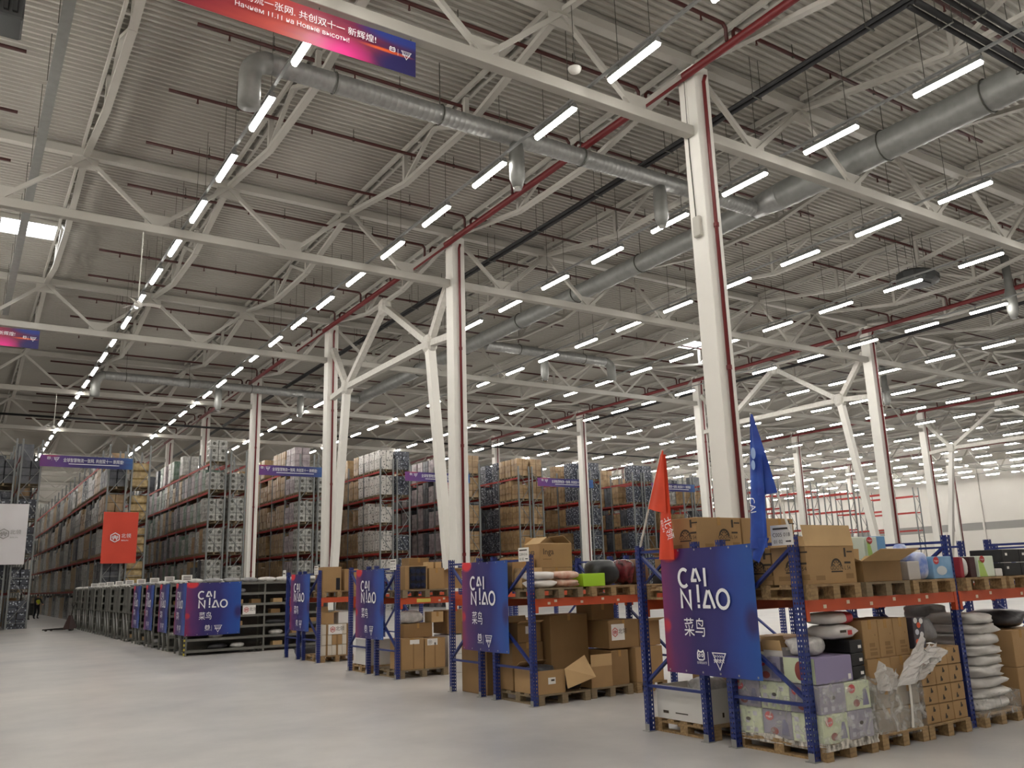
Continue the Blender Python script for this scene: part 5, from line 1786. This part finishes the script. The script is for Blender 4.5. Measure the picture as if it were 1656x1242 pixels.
# ---- rack A, back half floor level (seen under the banner)
pallet('wooden pallet under the long white box', 7.04, 6.99, 0, 0.8, 0.95)
t = open_carton('long white open box behind the rack end braces', 7.06, 7.08, PZ, 0.5, 0.82, 0.36, {}, mat('white_box', 'd4d2ce', 0.5))
place(t, 'print', rect_me(0.2, 0.012, M_INK), 'L', 0.3, 0.07, 0.82); place(t, 'print', rect_me(0.09, 0.03, M_INK), 'L', 0.1, 0.06, 0.82)
place(t, 'print', rect_me(0.03, 0.05, M_INK), 'F', 0.2, 0.06); place(t, 'print', disc_me(0.025, 0.03, M_INK), 'F', 0.35, 0.08)
bag('crumpled grey plastic lying in the long white box', (7.32, 7.3, PZ + 0.22), (0.2, 0.17, 0.13), M_CLEARBAG, 41, amp=0.25)
carton('dark carton beside the long white box', 7.6, 7.05, PZ, 0.24, 0.8, 0.5, M_CARDD)
for i in range(2):
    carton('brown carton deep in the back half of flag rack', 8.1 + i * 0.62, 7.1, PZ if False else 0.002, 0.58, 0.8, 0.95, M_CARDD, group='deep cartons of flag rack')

# ---- rack A, beam level
TZ = BZ + 0.003
pallet('wooden pallet on the orange beam under sun-logo cartons', 7.03, 5.55, TZ, 0.78, 1.12)
pallet('wooden pallet on the orange beam under the flared open carton', 7.9, 5.55, TZ, 0.76, 1.12, True)
pallet('wooden pallet on the orange beam under the blue nappy box', 8.72, 5.55, TZ, 0.8, 1.12)
pallet('wooden pallet on the orange beam under the green nappy box', 9.75, 5.55, TZ, 0.85, 1.12)
pallet('wooden pallet on the orange beam under black cases', 10.68, 5.55, TZ, 0.8, 1.12)
GZ = TZ + 0.146
def sun_logo():
    b = MB()
    strip(b, arc(0, 0, 0.075, 0.07, 0, 180, 12), 0.02)
    for k in range(5):
        a = math.radians(20 + 35 * k)
        strip(b, [(0.035 * math.cos(a), 0.035 * math.sin(a)), (0.062 * math.cos(a), 0.058 * math.sin(a))], 0.012)
    strip(b, [(-0.09, -0.05), (0.09, -0.05)], 0.014)
    return b.mesh('sun_logo', M_INK)
SUN = sun_logo()
T_GOON = text_mesh('GOO.N', 0.06, M_INKBLACK, align='CENTER')
T_L54 = text_mesh('L 54', 0.055, M_INK)
def sun_prints(t, w, d, h, faces='FL'):
    for fc in faces:
        wd = w if fc == 'F' else d
        place(t, 'sun_logo', SUN, fc, wd * 0.6, h * 0.45, d)
        place(t, 'lettering', T_GOON, fc, wd * 0.6, h * 0.36, d)
        place(t, 'lettering', T_L54, fc, wd * 0.76, h * 0.36, d)
        place(t, 'print', rect_me(0.12, 0.05, M_CARDD), fc, wd * 0.78, h * 0.12, d)
        place(t, 'print', rect_me(0.1, 0.02, M_INK), fc, wd * 0.77, h * 0.52, d)
        place(t, 'print', rect_me(0.03, 0.09, M_INK), fc, wd * 0.78, h * 0.7, d)
        place(t, 'print', rect_me(0.09, 0.015, M_INK), fc, wd * 0.84, h * 0.82, d)
        place(t, 'print', rect_me(0.14, 0.045, M_CARDD), fc, wd * 0.16, h * 0.1, d)
t = open_carton('big open sun-logo carton with its lid flap standing up', 7.04, 5.58, GZ, 0.76, 0.42, 0.37, {'F': (-8, 0.21), 'L': (60, 0.01), 'B': (5, 0.12)}, M_CARD)
sun_prints(t, 0.76, 0.42, 0.37)
t2 = carton('closed sun-logo carton behind the open one on blue rack', 7.04, 6.02, GZ, 0.76, 0.42, 0.37)
sun_prints(t2, 0.76, 0.42, 0.37, 'L')
t = open_carton('wide open carton with four flaps spread beside sun-logo carton', 7.92, 5.58, GZ, 0.66, 0.5, 0.215, {'F': (64, 0.26), 'L': (75, 0.1), 'R': (62, 0.13), 'B': (-4, 0.14)}, M_CARDD)
carton('grey-white inner box inside the flared open carton', 8.12, 5.62, GZ + 0.008, 0.24, 0.3, 0.18, mat('inner_white', 'b9b4b0', 0.5), tape=False)
carton('white flat tray carton under the stacked green nappy boxes', 8.0, 6.12, GZ, 1.0, 0.5, 0.24, mat('white_box', 'd4d2ce', 0.5), tape=False)
M_GRN = mat('nappy_green_white', 'd6e0d0', 0.5)
M_LIME = mat('print_lime', 'a8c468', 0.5)
def green_box(label, x, y, z, w, d, h, group=None):
    t = carton(label, x, y, z, w, d, h, M_GRN, tape=False, name='nappy_box', group=group)
    place(t, 'print', MB().add([(0, 0, 0), (w * 0.5, 0, 0), (w * 0.28, h * 0.7, 0), (0, h * 0.8, 0)], [(0, 1, 2, 3)]).mesh('print', M_LIME), 'F', 0.003, 0.004)
    place(t, 'brand_mark', ELL_RED, 'F', w * 0.27, h * 0.84)
    place(t, 'lettering', T_HUG, 'F', w * 0.27, h * 0.81, 0, 0.005)
    return t
green_box('pale green nappy box with red logo on white tray, taller pair', 8.38, 6.14, GZ + 0.242, 0.42, 0.3, 0.25)
green_box('pale green nappy box turned narrow side out on white tray', 8.84, 6.14, GZ + 0.242, 0.2, 0.3, 0.25)
carton('plain pale green box half hidden behind sun-logo lid', 8.05, 6.14, GZ + 0.242, 0.3, 0.3, 0.24, M_GRN, tape=False)
carton('blue-sided nappy box at the end of the white tray', 9.07, 6.2, GZ + 0.004, 0.22, 0.3, 0.5, mat('nappy_blue_side', '6f9fc8', 0.5), tape=False)
M_PKB = mat('pack_blue_white', 'd4d8e6', 0.3, var=0.6, scale=7, col2='6c86cc', bump=0.3, bscale=12)
carton('small white carton beside the flared open carton', 8.74, 5.6, GZ, 0.22, 0.3, 0.2, mat('inner_white', 'b9b4b0', 0.5), tape=False)
bag('blue and white soft pack lying on top of the small white carton', (8.84, 5.8, GZ + 0.203), (0.12, 0.16, 0.05), mat('pack_blue', '7f96d8', 0.3, var=0.4, scale=5, col2='d6d8e4'), 51, flat=3.2)
bag('white and blue printed bottle pack standing beside blue box', (9.06, 5.68, GZ), (0.09, 0.09, 0.15), M_PKB, 52, flat=3.0)
bag('second white and blue soft pack atop the bottle pack', (9.07, 5.88, GZ + 0.0), (0.08, 0.08, 0.2), M_PKB, 53, flat=3.0)
t = carton('sky blue nappy box with red logo beside rack upright', 9.18, 5.58, GZ, 0.38, 0.34, 0.245, mat('nappy_blue', '5f92c0', 0.5, var=0.2, scale=4, col2='8fb4d4'), tape=False, name='nappy_box')
place(t, 'brand_mark', ELL_RED, 'F', 0.07, 0.2); place(t, 'lettering', T_HUG, 'F', 0.07, 0.19, 0, 0.005)
place(t, 'print', disc_me(0.1, 0.05, mat('print_cream', 'c6ccd0', 0.6)), 'F', 0.16, 0.09)
carton('red narrow box standing past the rack upright', 9.79, 5.62, GZ, 0.07, 0.3, 0.235, mat('red_box', 'a03440', 0.45), tape=False)
bag('white rounded canister pack beside the red narrow box', (9.92, 5.74, GZ), (0.055, 0.12, 0.118), mat('pack_white', 'd9d6d4', 0.35), 55, flat=4.0, amp=0.02)
carton('dark maroon box between white canister and green nappy box', 9.99, 5.62, GZ, 0.13, 0.3, 0.235, mat('maroon_box', '3c1a20', 0.45), tape=False)
green_box('pale green nappy box with red logo past the rack upright', 10.14, 5.6, GZ, 0.34, 0.3, 0.24)
carton('white low box beside black cases', 10.5, 5.6, GZ, 0.15, 0.3, 0.09, mat('white_box', 'd4d2ce', 0.5), tape=False)
for i in range(2):
    for lz in range(2):
        t = carton('black case with white label on the beam, %s layer' % ('lower', 'upper')[lz], 10.7 + i * 0.4, 5.6, GZ + lz * 0.16, 0.39, 0.4, 0.155, bx[0], tape=False, group='black cases on the beam')
        place(t, 'label', rect_me(0.05, 0.03, M_PAPER, 'label'), 'F', 0.06, 0.08)
# back half, beam level: stacked sun-logo cartons and blue bottle packs
pallet('wooden pallet on the back beam under tall sun-logo stack', 7.03, 6.96, TZ, 0.8, 1.02)
pallet('wooden pallet on the back beam under two more sun-logo cartons', 7.9, 6.96, TZ, 0.8, 1.02)
for i, (x, w) in enumerate(((7.03, 0.72), (7.77, 0.4), (8.19, 0.5))):
    for lz in range(2):
        t = carton('sun-logo carton stacked behind the flags, %s layer, %s from orange flag' % (('lower', 'upper')[lz], ORD[i + 1]), x, 7.02, GZ + lz * 0.383, w, 0.46, 0.38, group='sun-logo cartons behind the flags')
        if lz == 1 and i != 1:
            sun_prints(t, w, 0.46, 0.38, 'FL' if i == 0 else 'F')
M_BOT = mat('water_blue', '8fb2dc', 0.15, var=0.2, scale=8, coat=0.6)
for i in range(2):
    bag('pale blue bottle pack on the back beam past the upright', (9.95 + i * 0.5, 7.25, TZ + 0.3), (0.23, 0.18, 0.12), M_BOT, 61 + i, flat=3.0, amp=0.06, group='blue bottle packs on back beam')
carton('white carton under pale blue bottle packs', 9.72, 7.05, TZ + 0.001, 1.0, 0.45, 0.298, mat('white_box', 'd4d2ce', 0.5), tape=False)
carton('small brown carton past the bottle packs on back beam', 10.8, 7.05, TZ + 0.001, 0.3, 0.35, 0.5)
carton('printed brown carton above the blue bottle packs', 9.9, 7.55, TZ + 0.001, 0.34, 0.3, 0.72)

# ---- rack B ---------------------------------------------------------------------------
X, Y = RK['B'][0], RK['B'][1]
pallet('old wooden pallet under the low open carton', 7.14, 10.45, 0, 0.92, 1.1, True)
pallet('old wooden pallet under the flap carton, second along', 8.12, 10.5, 0, 0.8, 1.1, True)
pallet('wooden pallet under the carton with a paper sheet', 9.0, 10.5, 0, 0.62, 1.1)
t = open_carton('low open carton with one big flap hanging out to the side', 7.15, 10.47, PZ, 0.47, 0.62, 0.32, {'B': (-60, 0.2)}, M_CARD)
obj('flap', MB().sheet((0.46, -0.01, 0.32), (0.95, 0.14, 0.47), (1.0, -0.05, 0.17), (0.47, -0.06, 0.05), 0.005).mesh('flap', M_CARDL), t)
place(t, 'label', rect_me(0.13, 0.09, M_PAPER, 'label'), 'F', 0.17, 0.13); place(t, 'lettering', rect_me(0.06, 0.025, M_INK), 'F', 0.22, 0.17, 0, 0.005)
bag('black plastic heaped inside the low open carton', (7.38, 10.78, PZ + 0.1), (0.2, 0.26, 0.14), M_POLYD, 71, amp=0.2)
bag('dark clear bag between low open carton and flap carton', (7.88, 10.73, PZ), (0.15, 0.18, 0.1), M_POLYD, 72, amp=0.2)
t = open_carton('brown carton with its front flap standing up on old pallet', 8.14, 10.52, PZ, 0.4, 0.34, 0.3, {'F': (0, 0.17)}, M_CARD)
carton('brown taped carton beside the standing flap carton', 8.56, 10.55, PZ, 0.34, 0.6, 0.5, M_CARDD)
t = carton('brown carton with white paper sheet taped on its front', 9.02, 10.52, PZ, 0.56, 0.7, 0.52, M_CARD)
place(t, 'paper_sheet', rect_me(0.17, 0.33, M_PAPER, 'paper_sheet'), 'F', 0.12, 0.13)
place(t, 'lettering', rect_me(0.11, 0.035, M_INK), 'F', 0.15, 0.34, 0, 0.005)
for q in range(3):
    place(t, 'lettering', rect_me(0.13, 0.01, M_GREYPRINT), 'F', 0.14, 0.2 + 0.035 * q, 0, 0.005)
# stacked cartons behind, on the deep pallets
for i, (x, z, w, h, lab) in enumerate(((7.15, 0.48, 0.56, 0.34, 'dark brown carton behind the low open carton'), (7.75, 0.45, 0.72, 0.75, 'large dark carton stacked behind the black bag'))):
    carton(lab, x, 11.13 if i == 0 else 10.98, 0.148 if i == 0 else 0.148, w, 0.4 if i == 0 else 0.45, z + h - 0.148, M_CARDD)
t = open_carton('open carton with white-lined edge on top of dark brown carton', 7.25, 11.12, 0.823, 0.42, 0.38, 0.28, {'F': (70, 0.1), 'B': (20, 0.1)}, M_CARDD)
place(t, 'label', rect_me(0.17, 0.11, M_PAPER, 'label'), 'F', 0.14, 0.12)
t = carton('brown carton carrying a white card with hexagon logo', 8.58, 10.6, 0.669, 0.6, 0.6, 0.42, M_CARDD)
place(t, 'card', rect_me(0.26, 0.24, M_PAPER, 'card'), 'F', 0.05, 0.12)
obj('hex_logo', HEXR, t, (0.12, -0.006, 0.24), (PI / 2, 0, 0), (0.11, 0.13, 1))
obj('lettering', text_mesh('北领', 0.085, M_INK), t, (0.185, -0.006, 0.22), (PI / 2, 0, 0))
t = open_carton('open carton with pale flap drooping past the rack upright', 9.2, 10.6, 0.672, 0.42, 0.5, 0.38, {'F': (75, 0.18)}, M_CARD)
carton('dark carton on the hexagon-card carton under the beam', 8.5, 10.9, 1.092, 0.45, 0.4, 0.24, M_CARDD)
for i in range(2):
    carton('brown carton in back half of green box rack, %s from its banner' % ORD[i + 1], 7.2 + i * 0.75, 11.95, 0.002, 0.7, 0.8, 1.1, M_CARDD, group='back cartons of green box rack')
carton('low brown carton on old pallet behind the rack end braces', 7.16, 12.06, 1.104, 0.5, 0.6, 0.25, M_CARD)
# beam level B
pallet('old wooden pallet on beam under the white soft bales', 7.14, 10.36, TZ, 0.8, 1.12, True)
pallet('wooden pallet on beam under lime-green box and black sack', 8.1, 10.36, TZ, 0.85, 1.12)
pallet('wooden pallet on beam under the reddish sack', 9.02, 10.36, TZ, 0.65, 1.12)
M_BALE = mat('bale_white', 'e6e2de', 0.4, var=0.08, scale=4, bump=0.3, bscale=8)
M_PEACH = mat('bale_peach', 'd9c0ad', 0.45, var=0.35, scale=12, col2='c98f7a', bump=0.25, bscale=8)
bag('white soft bale on old pallet, lower one', (7.34, 10.62, GZ), (0.22, 0.2, 0.06), M_BALE, 81, flat=3.2)
bag('white soft bale on old pallet, upper one', (7.32, 10.62, GZ + 0.118), (0.22, 0.2, 0.06), M_BALE, 82, flat=3.2)
for i in range(2):
    bag('peach printed soft bale beside the white bales, %s one' % ('lower', 'upper')[i], (7.76, 10.6, GZ + i * 0.118), (0.2, 0.2, 0.06), M_PEACH, 83 + i, flat=3.4)
carton('bright lime-green box on the orange-beam rack', 8.0, 10.42, GZ, 0.42, 0.3, 0.19, mat('lime_box', 'a4d22e', 0.5), tape=False)
t = open_carton('brown open-topped carton printed Inga above lime-green box', 7.62, 11.0, GZ + 0.3, 0.62, 0.42, 0.36, {'L': (-55, 0.18), 'F': (-65, 0.02), 'R': (-50, 0.2), 'B': (-20, 0.12)}, M_CARD)
place(t, 'lettering', text_mesh('Inga', 0.13, M_INKBLACK), 'L', 0.08, 0.2, 0.42)
place(t, 'lettering', text_mesh('Inga', 0.13, M_INKBLACK), 'F', 0.06, 0.2)
place(t, 'print', rect_me(0.16, 0.015, M_CARDD), 'F', 0.06, 0.12)
carton('brown carton under the Inga carton', 7.62, 11.0, GZ, 0.62, 0.45, 0.297, M_CARD)
carton('brown carton behind the white bales, taller', 7.16, 11.08, GZ, 0.42, 0.36, 0.46, M_CARD)
carton('small brown carton between white bales and taller carton', 7.18, 10.86, GZ, 0.38, 0.2, 0.3, M_CARDL)
t = bag('black glossy sack tied in clear film on pallet', (8.6, 10.74, GZ), (0.24, 0.24, 0.2), mat('sack_black', '26292c', 0.3, bump=0.3, bscale=8), 88, amp=0.1, flat=3.0)
t = bag('dark red shiny wrapped sack leaning by the flag upright', (9.04, 10.75, GZ), (0.11, 0.24, 0.2), mat('sack_red', '7a2a30', 0.25, var=0.5, scale=14, col2='301418'), 89, amp=0.15)
bag('brown paper sack leaning by the flag upright', (9.3, 10.75, GZ), (0.16, 0.24, 0.2), mat('sack_brown', '6e5238', 0.6, bump=0.3, bscale=7), 90, amp=0.1)
carton('dark box past the rack upright behind orange flag', 9.9, 10.5, TZ, 0.5, 0.5, 0.35, bx[0])
open_carton('open carton with pale flap behind the orange flag', 9.98, 10.5, TZ + 0.352, 0.5, 0.5, 0.25, {'L': (60, 0.22), 'F': (60, 0.2)}, M_CARD)

# ---- rack C ---------------------------------------------------------------------------
pallet('old wooden pallet under two tall taped cartons', 7.25, 15.18, 0, 1.02, 1.1, True)
t = carton('tall brown carton with dark tape seam and white label', 7.28, 15.2, PZ, 0.48, 0.5, 0.57, M_CARD)
place(t, 'print', rect_me(0.03, 0.45, M_CARDD), 'F', 0.24, 0.02); place(t, 'label', rect_me(0.2, 0.08, M_PAPER, 'label'), 'F', 0.18, 0.46)
t = carton('tall brown carton with hexagon card beside the taped carton', 7.78, 15.2, PZ, 0.44, 0.5, 0.55, M_CARD)
place(t, 'print', rect_me(0.03, 0.45, M_CARDD), 'F', 0.2, 0.02); place(t, 'card', rect_me(0.22, 0.12, M_PAPER, 'card'), 'F', 0.05, 0.42); obj('hex_logo', HEXG, t, (0.11, -0.006, 0.48), (PI / 2, 0, 0), (0.08, 0.08, 1))
for i in range(2):
    carton('white carton beside taped cartons, %s one' % ('lower', 'upper')[i], 8.34, 15.3, 0.002 + i * 0.36, 0.7, 0.6, 0.355, mat('white_box', 'd4d2ce', 0.5), tape=False)
carton('dark carton on top of the two taped cartons', 7.4, 15.35, PZ + 0.572, 0.62, 0.35, 0.26, M_CARDD)
carton('small tan carton under the beam with yellow label', 7.98, 15.3, PZ + 0.834, 0.26, 0.3, 0.2, M_CARDL)
bag('clear plastic heap under the beam with yellow label', (7.6, 15.5, PZ + 0.834), (0.25, 0.2, 0.12), M_CLEARBAG, 95, amp=0.2)
carton('dark carton deep in the bottle box rack', 8.34, 15.32, 0.74, 0.7, 0.6, 0.45, M_CARDD)
pallet('wooden pallet on beam under the box of dark bottles', 7.27, 15.1, TZ, 1.05, 1.1, True)
t = carton('brown box lying on its side showing dark bottle necks', 7.36, 15.2, GZ, 0.48, 0.45, 0.45, M_CARD, tape=False)
place(t, 'opening', rect_me(0.36, 0.42, mat('box_inside_shade', '101620', 0.4), 'opening'), 'F', 0.09, 0.015)  # flat near-black panel paints the shaded inside of the box
nk = MB().tube([(0, 0, 0), (0, -0.025, 0)], 0.05, 10).tube([(0, -0.025, 0), (0, -0.05, 0)], 0.02, 10).mesh('bottle', mat('bottle_navy', '202a48', 0.15, coat=0.5))
for i in range(3):
    for j in range(3):
        obj('bottle', nk, t, (0.16 + 0.11 * i, -0.003, 0.08 + 0.135 * j))
carton('brown carton beside the box of dark bottles', 7.88, 15.2, GZ, 0.34, 0.45, 0.4, M_CARD)
open_carton('brown open carton with pale flap beside bottle box', 8.24, 15.25, GZ, 0.4, 0.45, 0.36, {'F': (80, 0.2)}, M_CARD)
carton('flat brown carton stacked above bottle box rack', 7.7, 15.72, GZ, 0.45, 0.35, 0.62, M_CARDD)
for i in range(2):
    t = carton('small pale box on top of the cartons beside bottles, %s one' % ('first', 'second')[i], 7.9 + i * 0.17, 15.3, GZ + 0.402, 0.14, 0.2, 0.12, M_CARDL, tape=False)
carton('white carton in back half behind purple banner braces', 7.25, 16.62, 0.148, 0.6, 0.7, 0.5, mat('white_box', 'd4d2ce', 0.5), tape=False)
pallet('wooden pallet under white carton behind purple banner braces', 7.23, 16.55, 0, 0.8, 0.9)
# ---- rack D
pallet('wooden pallet under white-fronted cartons beside grey shelves', 7.42, 19.76, 0, 0.8, 1.1)
for i in range(3):
    for lz in range(3):
        t = carton('white-fronted carton stacked beside grey shelves, %s layer' % ORD[lz + 1], 7.44 + i * 0.255, 19.8, PZ + lz * 0.235, 0.25, 0.4, 0.23, (mat('white_card', 'cdc6b8', 0.6), M_CARD)[i % 2 == 1 and lz % 2], group='white-fronted cartons')
        place(t, 'print', rect_me(0.05, 0.22, M_CARDD), 'F', 0.1, 0.004)
t = thing('company_sign', 'white sign with red hexagon logo on the white-fronted cartons', 'sign', (7.6, 19.785, 0.62))
obj('card', MB().box(0, 0.34, 0, 0.006, 0, 0.22).mesh('card', M_PAPER), t)
obj('hex_logo', HEXR, t, (0.1, -0.004, 0.11), (PI / 2, 0, 0), (0.13, 0.13, 1))
obj('lettering', text_mesh('北领', 0.11, M_INK), t, (0.17, -0.004, 0.085), (PI / 2, 0, 0))
open_carton('open carton with tan flap above white-fronted cartons', 7.44, 19.82, PZ + 0.71, 0.3, 0.36, 0.26, {'B': (20, 0.14), 'R': (80, 0.16)}, M_CARD)
carton('white shoebox-like carton above white-fronted cartons', 7.86, 19.84, PZ + 0.71, 0.34, 0.36, 0.26, mat('white_box', 'd4d2ce', 0.5), tape=False)
pallet('wooden pallet on beam under tall open cartons beside grey shelves', 7.4, 19.7, TZ, 0.85, 1.1)
t = open_carton('tall brown carton with cut-out side on rack beside grey shelves', 7.44, 19.8, GZ, 0.46, 0.5, 0.56, {}, M_CARD)
place(t, 'cut_out_shade', rect_me(0.1, 0.28, mat('box_inside_shade', '101620', 0.4), 'cut_out_shade'), 'F', 0.33, 0.02)  # no real hole: near-black panel paints the shade within the cut-out
carton('second tall brown carton on rack beside grey shelves', 7.98, 19.8, GZ, 0.36, 0.5, 0.5, M_CARD)
bag('dark parcel heap on floor behind the rack end beside grey shelves', (7.7, 21.5, 0), (0.3, 0.25, 0.14), M_POLYD, 99, amp=0.2)
carton('brown carton in back half of rack beside grey shelves', 8.1, 21.2, 0.002, 0.7, 0.7, 0.8, M_CARDD)
